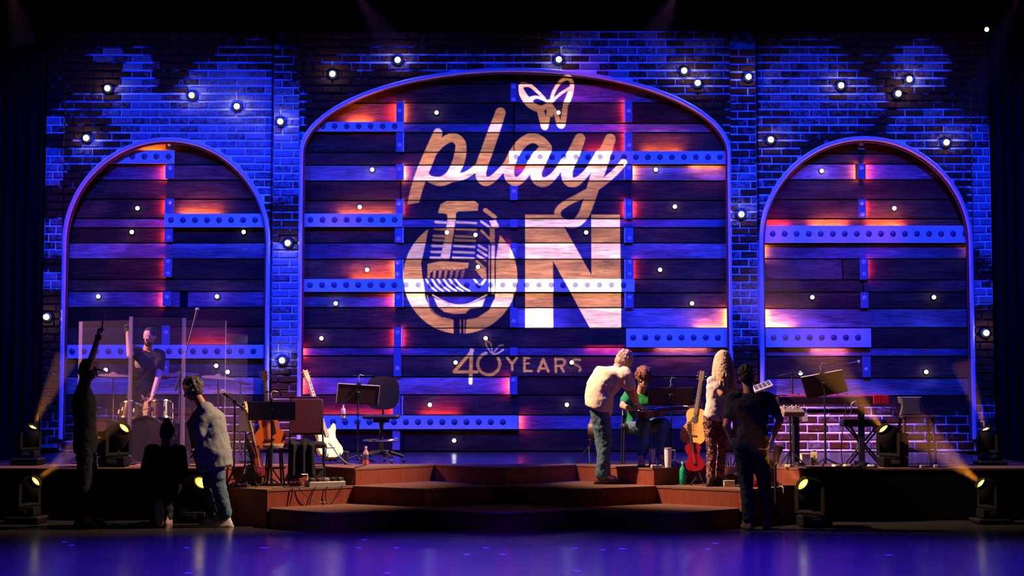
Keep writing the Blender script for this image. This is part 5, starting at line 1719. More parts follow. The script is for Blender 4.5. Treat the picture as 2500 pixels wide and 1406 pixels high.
ks = thing('keyboard_stand', 'black two-column keyboard stand under the red keyboard', 'stand', (at(2030, 1100, ky).x, ky + .15, L3), 0, None, True)
for px in (1948, 2108):
    xx = at(px, 1050, ky).x
    m = MB(); m.bbox((xx, ky + .12, (L3 + zb) / 2), (.075, .06, zb - L3 - .03), .01); m.build('column', M_BLACKM, ks)
    m = MB(); m.bbox((xx, ky + .12, L3 + .02), (.07, .55, .04), .01); m.build('foot', M_BLACKM, ks)
    m = MB(); m.bbox((xx, ky + .15, zb - .025), (.07, .40, .03), .008); m.build('support_arm', M_BLACKM, ks)
m = MB(); m.bbox(((at(1948, 1050, ky).x + at(2108, 1050, ky).x) / 2, ky + .13, at(2030, 1004, ky).z), (at(2108, 1050, ky).x - at(1948, 1050, ky).x, .03, .05), .008); m.build('cross_bar', M_BLACKM, ks)
m = MB(); m.cyl((at(2080, 1040, ky).x, ky + .12, at(2080, 1035, ky).z), (at(2104, 1080, ky).x, ky + .12, at(2104, 1085, ky).z), .014); m.build('brace', M_BLACKM, ks)
# paper tag hanging from the keyboard
tg = at(1964, 1014, ky - .03)
m = MB(); m.prism([(-.035, .07), (.03, .07), (.042, -.07), (-.03, -.075)], -.002, .002); t_ = m.build('paper_tag', M_CREAM); t_.location = tg
tag(t_, 'cream paper tag hanging below the red keyboard', 'paper')
m = MB(); m.cyl((0, 0, .06), (0, .035, zb - tg.z + .01), .0025, .0025, 5); m.build('string', M_WHITE, t_)
# little mixer under the keyboard's corner
mx = at(1934, 1008, ky - .24)
t = thing('small_mixer', 'small beige mixer with cables below the corner of the red keyboard', 'mixer', mx, .1)
m = MB(); m.bbox((0, 0, .02), (.26, .20, .07), .01, (.35, 0, 0)); m.build('case', plain('beige_metal', (.30, .22, .16), .5), t)
for k in range(10):
    m = MB(); m.cyl((-.10 + (k % 5) * .05, -.05 + (k // 5) * .06, .055 + (k // 5) * .02), (-.10 + (k % 5) * .05, -.06 + (k // 5) * .06, .075 + (k // 5) * .02), .009, .008, 7); m.build('knob', M_WHITE if k % 3 else M_DGREY, t)
m = MB(); m.cyl((-.02, .02, -.01), (-.02, .02, L3 - mx.z + .0), .013); m.build('post', M_BLACKM, t)
for k in range(3):
    a = 2 * PI * k / 3 + PI / 2
    m = MB(); m.cyl((-.02, .02, L3 - mx.z + .2), (-.02 + .18 * math.cos(a), .02 + .18 * math.sin(a), L3 - mx.z + .012), .009); m.build('leg', M_BLACKM, t)
# pad controller on its own post
pc = at(1862, 944, -.85)
t = thing('pad_controller', 'tilted white-edged pad controller on a post behind the man in navy', 'controller', (pc.x, -.85, L3))
hz = pc.z - L3
m = MB(); m.bbox((0, 0, hz), (.24, .16, .035), .008, (.45, -.35, 0)); co_ = m.build('case', plain('silver_grey', (.45, .42, .40), .4), t)
Rp = Matrix.Rotation(-.35, 3, 'Y') @ Matrix.Rotation(.45, 3, 'X')
for k in range(8):
    q = Rp @ Vector((-.08 + (k % 4) * .053, -.03 + (k // 4) * .06, .02)); m = MB(); m.bbox((q.x, q.y, hz + q.z), (.042, .045, .012), .003, Rp); m.build('pad', M_DGREY, co_)
tripod_stand(t, hz - .01, spread=.18)
music_stand('large dark music stand tilted behind the red keyboard, with a clip lamp', (at(2015, 1100, -1.17).x, -1.17, L3), at(2018, 938, -1.17), .50, .30, -.35, .5, True, -.18, plain('pale_rim', (.55, .46, .42), .5), spread=.2)
boom_mic('boom microphone stand beside the large tilted music stand', (at(1936, 1100, -.36).x, -.36, L3), at(1936, 912, -.36).z - L3, (.97, 0, .17), .70, .17, True, spread=.16)
# bench
bn = thing('keyboard_bench', 'black padded keyboard bench under the red keyboard end', 'bench', (at(2112, 1100, -.45).x, -.35, L3))
zz = at(2112, 1023, -.45).z - L3
m = MB(); m.bbox((0, 0, zz - .05), (.54, .30, .09), .02); m.build('seat', M_BLACK, bn)
for sx in (-1, 1):
    m = MB(); m.cyl((sx * .20, -.1, zz - .09), (-sx * .2, -.1, .01), .012); m.build('leg', M_BLACKM, bn)
    m = MB(); m.cyl((sx * .20, .1, zz - .09), (-sx * .2, .1, .01), .012); m.build('leg', M_BLACKM, bn)
# wooden stool with a wedge monitor
ws = on(2252, 1146, L3)
t = thing('wooden_stool', 'brown wooden stool carrying the grey wedge monitor', 'stool', (at(2238, 1100, -.84).x, -.84, L3))
zz = at(2238, 1013, -.84).z - L3
m = MB(); m.bbox((0, 0, zz - .02), (.42, .30, .035), .008); m.build('seat', M_BROWNW, t)
for sx in (-1, 1):
    for sy in (-1, 1):
        m = MB(); m.cyl((sx * .17, sy * .11, zz - .03), (sx * .20, sy * .14, 0), .018, .016, 8); m.build('leg', M_BROWNW, t)
for zf in (.3, .55):
    for sy in (-.125, .125):
        m = MB(); m.cyl((-.185, sy, zz * zf), (.185, sy, zz * zf), .010); m.build('rung', M_BROWNW, t)
wm = at(2220, 1010, -.84)
t = thing('wedge_monitor', 'grey wedge monitor speaker sitting on the wooden stool', 'speaker', (wm.x, -.84, L3 + zz - .002))
hh_ = at(2216, 970, -.84).z - (L3 + zz)
m = MB(); m.prism([(-.13, 0), (.13, 0), (.145, hh_ * .5), (.10, hh_), (-.12, hh_), (-.10, hh_ * .5)], -.10, .10); m.build('cabinet', plain('taupe_cabinet', (.13, .11, .085), .6), t)
m = MB(); m.prism([(-.11, .015), (.11, .015), (.09, hh_ - .02), (-.10, hh_ - .02)], -.106, -.10); m.build('grille', plain('taupe_grille', (.10, .085, .065), .8), t)
m = MB(); m.bbox((0, -.02, hh_ + .004), (.27, .10, .008), .003); m.build('top_lip', M_WHITE, t)
# boxes, cartons and small clutter on the keyboard riser
def carton(name, label, p, s, rz, mat, cat='box', lidm=None):
    t = thing(name, label, cat, p, rz)
    m = MB(); m.bbox((0, 0, s[2] / 2), s, .006); m.build('body', mat, t)
    if lidm is not None:
        m = MB(); m.bbox((0, 0, s[2] + .006), (s[0] * 1.03, s[1] * 1.03, .014), .004); m.build('lid', lidm, t)
    return t
carton('tissue_box', 'cream tissue box beneath the red keyboard, by the stand column', on(1966, 1134, L3) + Vector((0, .06, 0)), (.11, .10, .12), .2, M_CREAM, 'box', plain('cream_lid', (.85, .72, .5), .6))
t = carton('milk_carton', 'tall cream carton with dark print beneath the red keyboard', on(1990, 1133, L3) + Vector((0, .05, 0)), (.085, .08, .15), -.2, M_CREAM, 'carton')
for k in range(3):
    m = MB(); m.box((-.02 + k * .02, -.0415, .05 + .03 * (k % 2)), (.012, .003, .07 - .01 * k)); m.build('print_mark', M_BROWNW, t)
m = MB(); m.cyl((0, 0, .15), (0, 0, .17), .018, .018, 10); m.build('cap', M_DGREY, t)
rng = random.Random(11)
spots_ = [(2020, 1140, 'white power adapter on the keyboard riser edge'), (2040, 1139, 'small cream adapter on the keyboard riser edge'), (2086, 1141, 'black sustain pedal on the keyboard riser edge'), (2110, 1141, 'white foot switch on the keyboard riser edge'),
          (2210, 1141, 'grey direct box near the wooden stool'), (2236, 1140, 'small white direct box near the wooden stool'), (1922, 1141, 'cream power strip at the corner of the keyboard riser')]
for k, (px, py, lab) in enumerate(spots_):
    q = on(px, py, L3)
    q.x, q.y = ((3.77, -1.40), (3.91, -1.36), (4.05, -1.40), (4.19, -1.38), (4.78, -1.44), (4.94, -1.38), (3.20, -1.38))[k]
    pedal(lab, q, (rng.uniform(.06, .08), rng.uniform(.08, .11), .035), rng.uniform(-.3, .3), (M_WHITE, M_CREAM, M_BLACK, M_WHITE, M_GREY, M_WHITE, M_CREAM)[k], 1)

# ------------------------------------------------------------------ instruments between the seated man and the woman
gb = at(1692, 1088, -1.38); gh_ = at(1720, 905, -1.30)
g_ = make_guitar('acoustic_guitar', 'amber acoustic guitar upright on a stand beside the woman', gb, gh_, mirror_outline(OUT_ACOUSTIC), M_BROWNW, M_SPRUCE, .10, math.radians(-34), True, 1.0, None,
            (M_ROSE, [(-.03, .24), (-.10, .20), (-.10, .29), (-.05, .33)]), neckmat=M_MAPLE)
guitar_stand(g_, L2, 'tall black stand holding the amber acoustic guitar', .13)
vb = at(1700, 1150, -1.57); vh = at(1683, 1032, -1.55)
OUT_V = [(0, 0), (.09, .01), (.145, .06), (.155, .13), (.13, .19), (.098, .23), (.095, .29), (.118, .33), (.128, .38), (.115, .43), (.06, .465), (.02, .47)]
make_guitar('red_fiddle', 'glossy red fiddle on a low stand in front of the amber guitar', vb, vh, mirror_outline(OUT_V), M_REDV, M_REDV, .09, math.radians(-14), False, .80, None, None, M_ROSE, neckmat=M_ROSE, nut=.026, fiddle=True)
t = thing('fiddle_stand', 'low black tripod stand under the red fiddle', 'stand', (vb.x, -1.57, L2))
tripod_stand(t, .155, .011, .14, None, .09, 2.0)
m = MB(); m.tube([(-.07, -.05, .19), (-.06, -.03, .158), (0, 0, .152), (.06, -.03, .158), (.07, -.05, .19)], .008); m.build('cradle', M_BLACKM, t)
db = at(1456, 1076, -.58); dh = at(1462, 905, -.46)
g_ = make_guitar('resonator_guitar', 'dark guitar on a stand behind the bending man', db, dh, mirror_outline(OUT_ACOUSTIC), M_BROWNW, plain('dark_sunburst', (.06, .03, .02), .35), .09, math.radians(60), False, 1.0)
guitar_stand(g_, L3, 'black tripod guitar stand behind the bending man', .18)
music_stand('black music stand with a clip lamp beside the seated man in green', on(1637, 1138, L3) + Vector((0, -.12, 0)), at(1637, 968, on(1637, 1138, L3).y - .12), .545, .215, 0, .25, spread=.11, legrot=.52)
tumbler('lavender grey insulated tumbler in front of the seated man', on(1592, 1140, L3), .235, .042, plain('lavender_enamel', (.34, .33, .50), .35), M_DGREY)
tumbler('white travel mug with a side handle beside the lavender tumbler', on(1631, 1141, L3), .235, .046, M_WHITE, M_GREY, M_WHITE)
pedal('small pale tuner pedal in front of the lavender tumbler', on(1603, 1143, L3) + Vector((0, .02, 0)), (.13, .06, .04), .2, plain('pale_tuner', (.55, .50, .46), .4), 2)
bottle('green_bottle', 'green squeeze bottle standing on the middle platform beside the fiddle', on(1668, 1184, L2) + Vector((0, .02, 0)), .275, .042, plain('green_plastic', (.01, .38, .20), .3), plain('pale_green_cap', (.25, .55, .40), .4), plain('green_drink', (.0, .22, .12), .3))
# seated man's chair
sc0 = Vector((at(1562, 1040, -.55).x, -.50, L3))
padded_chair('black padded chair under the seated man in green', sc0, PI, M_BLACK, M_BLACK, .80).rotation_euler = (0, 0, 0)
# book and boxes beyond the woman
bkp = on(1776, 1184, L2)
t = thing('open_book', 'open cream book propped upright on a box behind the woman', 'book', (at(1785, 1150, -1.24).x, -1.24, L2 + .10))
for k in range(9):
    a = -0.9 + k * .225
    R = Matrix.Rotation(a, 3, 'Y')
    m = MB(); m.box(R @ Vector((0, 0, .12)), (.004, .10, .20), R); m.build('page', M_CREAM, t)
m = MB(); m.bbox((0, 0, .008), (.08, .10, .016), .004); m.build('spine', M_BROWNW, t)
carton('wooden_box', 'small wooden box under the open book', (at(1785, 1150, -1.24).x, -1.24, L2), (.20, .14, .10), 0, M_BROWNW)
carton('cream_box', 'small cream box on the platform between the woman and the man in navy', (at(1777, 1170, -1.75).x, -1.78, L2), (.13, .10, .06), .1, M_CREAM, 'box', M_WHITE)
pedal('red foot pedal on the middle platform behind the man in navy', (at(1838, 1170, -1.8).x, -1.85, L2), (.12, .10, .05), .3, M_REDP, 3)
pedal('grey foot pedal on the middle platform beside the saxophone', (at(1885, 1170, -1.8).x, -1.72, L2), (.16, .10, .05), -.2, plain('green_grey', (.10, .14, .11), .5), 3)
pedal('black foot pedal on the middle platform beside the cream box', (at(1812, 1170, -1.8).x, -1.95, L2), (.10, .12, .05), -.4, M_BLACK, 2)
# saxophone on a stand
sx_ = at(1876, 1075, -2.25)
t = thing('saxophone', 'brass saxophone on a stand beside the man in navy', 'saxophone', (sx_.x, -2.25, at(1880, 1135, -2.25).z), 0, None, True)
def sp(px, py, d=0.0): return at(px, py, -2.25 + d)
pts = [sp(1868, 1046), sp(1862, 1056), sp(1864, 1070), sp(1869, 1090), sp(1874, 1112), sp(1879, 1128), sp(1886, 1133), sp(1893, 1126), sp(1896, 1108), sp(1902, 1088)]
rr = [.010, .012, .016, .020, .026, .032, .036, .040, .046, .062]
m = MB(); m.tube(smooth_pts([tuple(p) for p in pts], 4), list(np.interp(np.arange(37) / 4, range(10), rr)), 12); m.build('body_tube', M_GOLD, t, True)
m = MB(); m.tube([sp(1868, 1046), sp(1873, 1041), sp(1880, 1044)], [.010, .009, .011]); m.build('mouthpiece', M_BLACK, t, True)
for k in range(9):
    q = sp(1865 + k * 1.8, 1068 + k * 7, -.028)
    m = MB(); m.cyl(q, q + Vector((0, -.010, 0)), .013, .013, 10); m.build('key_cup', M_GOLD, t, True)
m = MB(); m.tube([sp(1859, 1062, -.02), sp(1868, 1110, -.03)], .004); m.build('key_rod', M_CHROME, t)
st0 = sp(1893, 1135)
t = thing('saxophone_stand', 'black pole stand on the stage floor holding the saxophone', 'stand', (at(1893, 1150, -2.14).x, -2.14, 0.0))
tripod_stand(t, at(1893, 1085, -2.14).z, .014, .12)
m = MB(); m.tube([(0, 0, at(1893, 1128, -2.14).z), (-.03, -.06, at(1893, 1134, -2.14).z), (-.05, -.11, at(1893, 1139, -2.14).z), (-.05, -.15, at(1893, 1136, -2.14).z)], .010); m.build('cradle', M_BLACKM, t)

# ------------------------------------------------------------------ cables
def cable(label, pts, r=.006, mat=None):
    p = smooth_pts([tuple(q) for q in pts], 6)
    m = MB(); m.tube([Vector(q) for q in p], r, 6)
    o = m.build('cable', mat or M_CABLE, None, True)
    return tag(o, label, 'cable')
fz = lambda px, py: at(px, py, 0)
def face_pt(px, z, out=.02):
    """a point just in front of the middle platform's angled riser between px 655 and 865"""
    u = (px - 655) / 210.0
    x = XC - 2.67 + u * .90
    D = 17.62 + u * .68
    return Vector((x, dy(D) - out, z))
cable('black cable looping down the red riser below the pedal board', [face_pt(730, L2 + .012, .02), face_pt(745, .34, .04), face_pt(768, .27, .045), face_pt(800, .24, .045), face_pt(826, .30, .04), face_pt(838, L2 + .012, .02)], .005)
cable('black cable hanging straight down the red riser near its outer corner', [face_pt(716, L2 + .01), face_pt(714, .33), face_pt(709, .22)], .007)
cable('thin black cable slanting down the red riser', [face_pt(772, L2 + .01), face_pt(763, .33), face_pt(757, .22)], .006)
cable('black cable curving down the red riser under the pedal board corner', [face_pt(800, L2 + .01), face_pt(796, .33), face_pt(800, .22)], .006)
cable('black cable running from the drink bottle down the top riser', [(-1.87, -.76, L3 + .008), (-1.89, -1.10, L3 + .008), (-1.92, -1.45, L3 + .008), (-1.925, -1.595, L3 + .010), (-1.93, -1.625, L3 - .03), (-1.94, -1.63, L2 + .09), (-1.96, -1.66, L2 + .009)], .006)
cable('grey cables trailing from the bass body to the tumbler', [at(802, 1082, -.62), at(814, 1094, -.72), at(826, 1112, -.80), (-2.10, -.80, L3 + .02), (-2.02, -.76, L3 + .009)], .008, plain('grey_cable', (.16, .14, .13), .5))
def floor_cable(label, pxs, z, r=.006):
    cable(label, [on(px, py, z) + Vector((0, 0, r + .001)) for px, py in pxs], r)
cable('black cable lying on the middle platform between the pedal board and the music stand', [(-2.47, -1.93, L2 + .008), (-2.50, -2.00, L2 + .008), (-2.58, -2.06, L2 + .008), (-2.70, -2.13, L2 + .008), (-2.80, -2.20, L2 + .008)], .006)
floor_cable('black cable lying along the drum riser edge', [(450, 1137), (480, 1139), (520, 1136), (545, 1138)], L3, .009)
cable('black cable lying along the keyboard riser edge', [(3.40, -1.50, L3 + .010), (3.62, -1.53, L3 + .010), (3.85, -1.50, L3 + .010), (4.05, -1.53, L3 + .010), (4.24, -1.51, L3 + .010)], .009)
cable('pale cable hanging from the middle platform to the floor beside the saxophone stand', [(3.03, -1.80, L2 + .009), (3.04, -1.86, L2 + .009), (3.05, -1.915, L2 - .01), (3.05, -1.935, .28), (3.04, -1.95, .12), (3.05, -1.97, .009)], .006, M_GREY)
cable('black cable looping from the red keyboard to the riser', [at(2060, 985, ky - .03), at(2066, 992, ky - .05), at(2058, 1040, ky - .04), at(2054, 1100, ky - .02), on(2058, 1135, L3) + Vector((0, .0, .008))], .006)
cable('white cable arching over the keyboard stand bar', [at(2078, 1006, ky + .10), at(2080, 985, ky - .06), at(2090, 980, ky - .03)], .008, M_WHITE)

# ------------------------------------------------------------------ people
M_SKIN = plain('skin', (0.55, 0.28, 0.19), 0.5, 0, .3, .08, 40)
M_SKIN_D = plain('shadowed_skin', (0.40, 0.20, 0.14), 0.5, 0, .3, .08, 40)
def cloth(name, c, var=.12):
    return plain(name, c, .9, 0, .08, var, 14)
M_EYE = plain('eye_white', (.8, .78, .75), .2)
M_PUPIL = plain('iris', (.03, .02, .015), .2)
M_LIP = plain('lip', (.36, .12, .10), .45)
DG = None
def solid(mb, voxel, smooth=5, wrinkle=0.0, wscale=.06, name='body'):
    """fuse overlapping closed pieces into one continuous surface"""
    me = mb.mesh(name)
    o = bpy.data.objects.new('fuse', me)
    COL.objects.link(o)
    r = o.modifiers.new('r', 'REMESH'); r.mode = 'VOXEL'; r.voxel_size = voxel; r.use_smooth_shade = True
    s = o.modifiers.new('s', 'SMOOTH'); s.iterations = smooth; s.factor = .5
    if wrinkle:
        tx = bpy.data.textures.get('wrinkle_%g' % wscale) or bpy.data.textures.new('wrinkle_%g' % wscale, 'CLOUDS')
        tx.noise_scale = wscale
        tx.noise_depth = 2
        d = o.modifiers.new('d', 'DISPLACE'); d.texture = tx; d.strength = wrinkle; d.mid_level = .5; d.texture_coords = 'GLOBAL'
    dg = bpy.context.evaluated_depsgraph_get()
    dg.update()
    out = bpy.data.meshes.new_from_object(o.evaluated_get(dg))
    bpy.data.objects.remove(o)
    bpy.data.meshes.remove(me)
    out.name = name
    out.materials.clear()
    for p in out.polygons: p.use_smooth = True
    return out
def limb(m, pts, rs, n=12):
    """tapered limb with rounded joints"""
    for (a, b), (ra, rb) in zip(zip(pts[:-1], pts[1:]), zip(rs[:-1], rs[1:])):
        m.cyl(a, b, ra, rb, n)
    for p, r in zip(pts, rs):
        m.ball(p, r, n, 8)
def loft(m, secs, n=18):
    """secs: (centre, side vector, half width, front vector, half depth)"""
    vs_ = []
    for c, s, w, f, d in secs:
        for k in range(n):
            a = 2 * PI * k / n
            ca, sa = math.cos(a), math.sin(a)
            vs_.append(Vector(c) + s * (w * math.copysign(abs(ca) ** .85, ca)) + f * (d * math.copysign(abs(sa) ** .9, sa)))
    fs_ = []
    for i in range(len(secs) - 1):
        for k in range(n):
            k2 = (k + 1) % n
            fs_.append((i * n + k, i * n + k2, (i + 1) * n + k2, (i + 1) * n + k))
    fs_ += [tuple(range(n - 1, -1, -1)), tuple(range((len(secs) - 1) * n, len(secs) * n))]
    m.add(vs_, fs_)
def make_hand(m, wrist, d, n, curl, sgn, s=1.0):
    d = d.normalized()
    n = (n - n.dot(d) * d).normalized()
    sd = d.cross(n) * sgn
    loft(m, [(wrist, sd, .026 * s, n, .020 * s), (wrist + d * .035 * s, sd, .036 * s, n, .018 * s), (wrist + d * .085 * s, sd, .042 * s, n, .014 * s)], 12)
    for k, L in enumerate((.070, .080, .074, .058)):
        b = wrist + d * (.082 - .004 * abs(k - 1)) * s + sd * (.031 - .0205 * k) * s
        a1, a2 = curl * .75, curl * 1.75
        p1 = b + (d * math.cos(a1) + n * math.sin(a1)) * L * .5 * s
        p2 = p1 + (d * math.cos(a2) + n * math.sin(a2)) * L * .5 * s
        limb(m, [b, p1, p2], [.0098 * s, .0090 * s, .0078 * s], 8)
    b = wrist + d * .025 * s + sd * .030 * s
    p1 = b + (d * .62 + sd * .62 + n * .35).normalized() * .042 * s
    p2 = p1 + (d * .85 + sd * .1 + n * .5).normalized() * .034 * s
    limb(m, [b, p1, p2], [.013 * s, .0115 * s, .0095 * s], 8)
def person(label, y0, J, look, skin, top, pants, shoe_mat, hair=None, up=None, girth=1.0, hands=None, foot_dirs=None, sleeve=.62, shirt_long=.10, sole_mat=None, leg_k=1.0, base_z=0.0, shirt_r=1.0, face=True, body_front=None, deep=1.0):
    """J: joints as (px, py, dy); returns the Empty with body, shirt, trousers, shoe and hair parts"""
    P = {k: at(v[0], v[1], y0 + (v[2] if len(v) > 2 else 0)) for k, v in J.items()}
    g = girth
    t = thing('person', label, 'person', (P['pel'].x, P['pel'].y, base_z), 0, None, True)
    look = Vector(look).normalized()
    side = (P['shL'] - P['shR']).normalized()
    spine = (P['neck'] - P['pel']).normalized()
    side = (side - side.dot(spine) * spine * .6).normalized()
    front = side.cross(spine).normalized()
    if body_front is not None and front.dot(Vector(body_front)) < 0: front = -front
    hs = (P['hipL'] - P['hipR']).normalized()
    hf = hs.cross(Vector((0, 0, 1))).normalized()
    chest = P.get('chest', P['pel'].lerp(P['neck'], .70))
    waist = P.get('waist', P['pel'].lerp(P['neck'], .32))
    shm = (P['shL'] + P['shR']) / 2
    sw = max(.12, (P['shL'] - P['shR']).length / 2)
    def torso(m, k, bottom=None):
        secs = [(P['pel'] + (P['pel'] - waist).normalized() * (.07 if bottom is None else bottom), hs, .160 * g * k, front, .115 * g * k * deep),
                (P['pel'], (hs + side).normalized(), .172 * g * k, front, .128 * g * k * deep), (waist, side, .152 * g * k, front, .112 * g * k * deep * deep), (chest, side, .180 * g * k, front, .125 * g * k * deep),
                (shm.lerp(chest, .25), side, min(.185 * g, sw) * k, front, .098 * g * k), (shm.lerp(P['neck'], .6), side, .075 * k, front, .062 * k)]
        loft(m, secs, 20)
    H = P['head']
    hu = up and Vector(up).normalized() or (H - P['neck']).normalized()
    lf = (look - look.dot(hu) * hu).normalized()
    ls = lf.cross(hu)
    Rh = Matrix((ls, lf, hu)).transposed()
    hr = .098
    body = MB()
    torso(body, .94)
    limb(body, [P['neck'] + (P['pel'] - P['neck']).normalized() * .03, P['neck'].lerp(H, .55)], [.060, .054], 12)
    body.ball(H + hu * .022, (.076, .094, .100), 18, 12, Rh)
    body.ball(H - hu * .045 + lf * .022, (.056, .066, .068), 14, 10, Rh)
    body.ball(H - hu * .088 + lf * .058, (.026, .020, .020), 10, 6, Rh)
    limb(body, [H + lf * .090 + hu * .008, H + lf * .108 - hu * .022], [.008, .014], 8)
    for s in (-1, 1):
        body.ball(H + ls * s * .076 - hu * .008 - lf * .006, (.010, .020, .030), 8, 7, Rh)
    for s in ('L', 'R'):
        limb(body, [P['sh' + s], P['el' + s], P['wr' + s]], [.052 * g, .041 * g, .028], 12)
        hd = (hands or {}).get(s, {})
        fd = P['wr' + s] - P['el' + s]
        if fd.length < .05: fd = Vector((0, 0, -1))
        dirv = Vector(hd.get('d', fd))
        make_hand(body, P['wr' + s], dirv, Vector(hd.get('n', front)), hd.get('curl', .5), hd.get('sgn', 1 if s == 'R' else -1))
        limb(body, [P['hip' + s], P['kn' + s], P['an' + s]], [.080 * g, .052 * g, .036], 12)
        fdir = Vector((foot_dirs or {}).get(s, hf)).normalized()
        limb(body, [P['an' + s], P['an' + s] + fdir * .12 + Vector((0, 0, -.03)) * (1 if abs(fdir.z) < .5 else 0)], [.036, .030], 10)
    put('body', solid(body, .0078, 3, name='body'), skin, t)
    # shirt
    sh_ = MB()
    torso(sh_, 1.06 * shirt_r, shirt_long)
    for s in ('L', 'R'):
        e = P['sh' + s].lerp(P['el' + s], min(1, sleeve / .62) if sleeve <= .62 else 1)
        if sleeve <= .62:
            e = P['sh' + s].lerp(P['el' + s], sleeve)
            limb(sh_, [shm.lerp(P['sh' + s], .75), P['sh' + s], e], [.075 * g, .070 * g, .064 * g], 12)
        else:
            limb(sh_, [shm.lerp(P['sh' + s], .75), P['sh' + s], P['el' + s], P['el' + s].lerp(P['wr' + s], sleeve - .62)], [.075 * g, .070 * g, .058 * g, .05 * g], 12)
    so = put('shirt', solid(sh_, .013, 5, .027, .085, 'shirt'), top, t)
    # trousers
    tr_ = MB()
    loft(tr_, [(P['pel'] + (waist - P['pel']) * .35, hs, .158 * g, front, .118 * g), (P['pel'], hs, .178 * g, front, .132 * g), (P['pel'] + Vector((0, 0, -.07)), hs, .165 * g, front, .118 * g)], 18)
    for s in ('L', 'R'):
        an = P['kn' + s].lerp(P['an' + s], .96 * leg_k if leg_k <= 1 else 1)
        limb(tr_, [P['hip' + s], P['hip' + s].lerp(P['kn' + s], .5), P['kn' + s], an], [.098 * g, .086 * g, .068 * g, .062 * g], 14)
    put('trousers', solid(tr_, .013, 5, .032, .06, 'trousers'), pants, t)
    # shoes
    for s in ('L', 'R'):
        fdir = Vector((foot_dirs or {}).get(s, hf)).normalized()
        a = P['an' + s]
        if abs(fdir.z) < .5:
            upv = Vector((0, 0, 1))
            fdir = Vector((fdir.x, fdir.y, 0)).normalized()
            c = Vector((a.x, a.y, 0))
            gz = J.get('ground' + s, J.get('ground', base_z))
            c.z = gz
        else:
            upv = Vector((0, 1, 0))
            c = a - upv * .075
        sd = fdir.cross(upv).normalized()
        m = MB()
        loft(m, [(c + upv * h_ + fdir * o_, sd, w_, fdir, l_) for h_, o_, w_, l_ in ((.012, .055, .044, .140), (.035, .055, .046, .138), (.060, .035, .042, .110), (.085, 0.0, .040, .060), (.105, -.012, .038, .048))], 18)
        m.ball(c + upv * .038 + fdir * .125, (.040, .040, .026), 12, 8)
        shoe = put('shoe', solid(m, .010, 3, name='shoe'), shoe_mat, t)
        m = MB()
        loft(m, [(c + upv * .002 + fdir * .055, sd, .046, fdir, .145), (c + upv * .020 + fdir * .055, sd, .050, fdir, .150)], 20)
        m.build('sole', sole_mat or M_BLACK, shoe, True)
    if face:
        for s in (-1, 1):
            m = MB(); m.ball(H + ls * s * .031 + lf * .081 + hu * .012, .0115, 10, 7); e = m.build('eye', M_EYE, t, True)
            m = MB(); m.ball(H + ls * s * .031 + lf * .0895 + hu * .010, .0052, 8, 5); m.build('pupil', M_PUPIL, e, True)
        m = MB(); m.tube([H + ls * -.024 + lf * .083 - hu * .054, H + lf * .094 - hu * .056, H + ls * .024 + lf * .083 - hu * .054], [.004, .007, .004]); m.build('mouth', M_LIP, t, True)
    t['_'] = 0
    del t['_']
    if hair is not None:
        hair(t, H, Rh, P)
    return t, P, Rh
def hair_cap(mat, r=(.084, .102, .104), off=(0, -.016, .034), cut=-.05, bumps=.0, back=0.0, extra=None):
    def f(t, H, Rh, P):
        m = MB()
        m.ball(H + Rh @ Vector(off), r, 18, 12, Rh)
        m.ball(H + Rh @ Vector((0, -.045, -.02)), (r[0] * .92, r[1] * .66, .075), 14, 9, Rh)
        if bumps:
            rg = random.Random(5)
            for k in range(90):
                v = Vector((rg.gauss(0, 1), rg.gauss(0, 1), rg.gauss(.5, .9))).normalized()
                if v.y > .45 and v.z < .35: continue
                m.ball(H + Rh @ (Vector(off) + Vector((v.x * r[0], v.y * r[1], v.z * r[2]))), bumps * rg.uniform(.7, 1.3), 7, 5)
        if extra: extra(m, H, Rh, P)
        put('hair', solid(m, .009, 2, .012, .02, 'hair'), mat, t)
    return f

M_BLACKT = cloth('black_tee', (.014, .014, .018))
M_NAVYT = cloth('navy_tee', (.020, .022, .050))
M_NAVYP = cloth('navy_trousers', (.014, .020, .045))
M_DARKP = cloth('dark_trousers', (.016, .018, .032))
M_JEAN = cloth('blue_jeans', (.075, .135, .19), .3)
M_DENIM = cloth('grey_denim', (.25, .27, .30), .12)
M_BEIGE = cloth('beige_shirt', (.72, .56, .42))
M_GREEN = cloth('green_tee', (.020, .22, .060))
M_PALE = cloth('pale_tee', (.66, .56, .58))
M_OLIVE = cloth('khaki_shorts', (.34, .25, .09))
H_DARK = plain('dark_hair', (.018, .013, .011), .6, 0, .3, .3, 60)
H_BROWN = plain('brown_curls', (.16, .055, .028), .6, 0, .3, .4, 60)
H_GREY = plain('grey_hair', (.085, .075, .08), .6, 0, .3, .3, 60)
H_SANDY = plain('sandy_hair', (.34, .25, .16), .6, 0, .3, .3, 60)
H_BLOND = plain('blonde_hair', (.60, .42, .30), .55, 0, .3, .35, 50)
M_TRAIN = plain('pale_trainer', (.62, .58, .66), .6)
def floral():
    m, nt, b = newmat('floral_leggings')
    geo = node(nt, 'ShaderNodeNewGeometry')
    v = node(nt, 'ShaderNodeTexVoronoi', i_Scale=42.0)
    nt.links.new(geo.outputs['Position'], v.inputs['Vector'])
    r = node(nt, 'ShaderNodeValToRGB')
    e = r.color_ramp.elements
    e[0].position, e[0].color = .22, (.50, .30, .22, 1)
    e[1].position, e[1].color = .52, (.05, .025, .04, 1)
    x = e.new(.36); x.color = (.48, .12, .09, 1)
    nt.links.new(v.outputs['Distance'], r.inputs[0])
    nt.links.new(r.outputs[0], b.inputs['Base Color'])
    b.inputs['Roughness'].default_value = .9
    return m
M_FLORAL = floral()
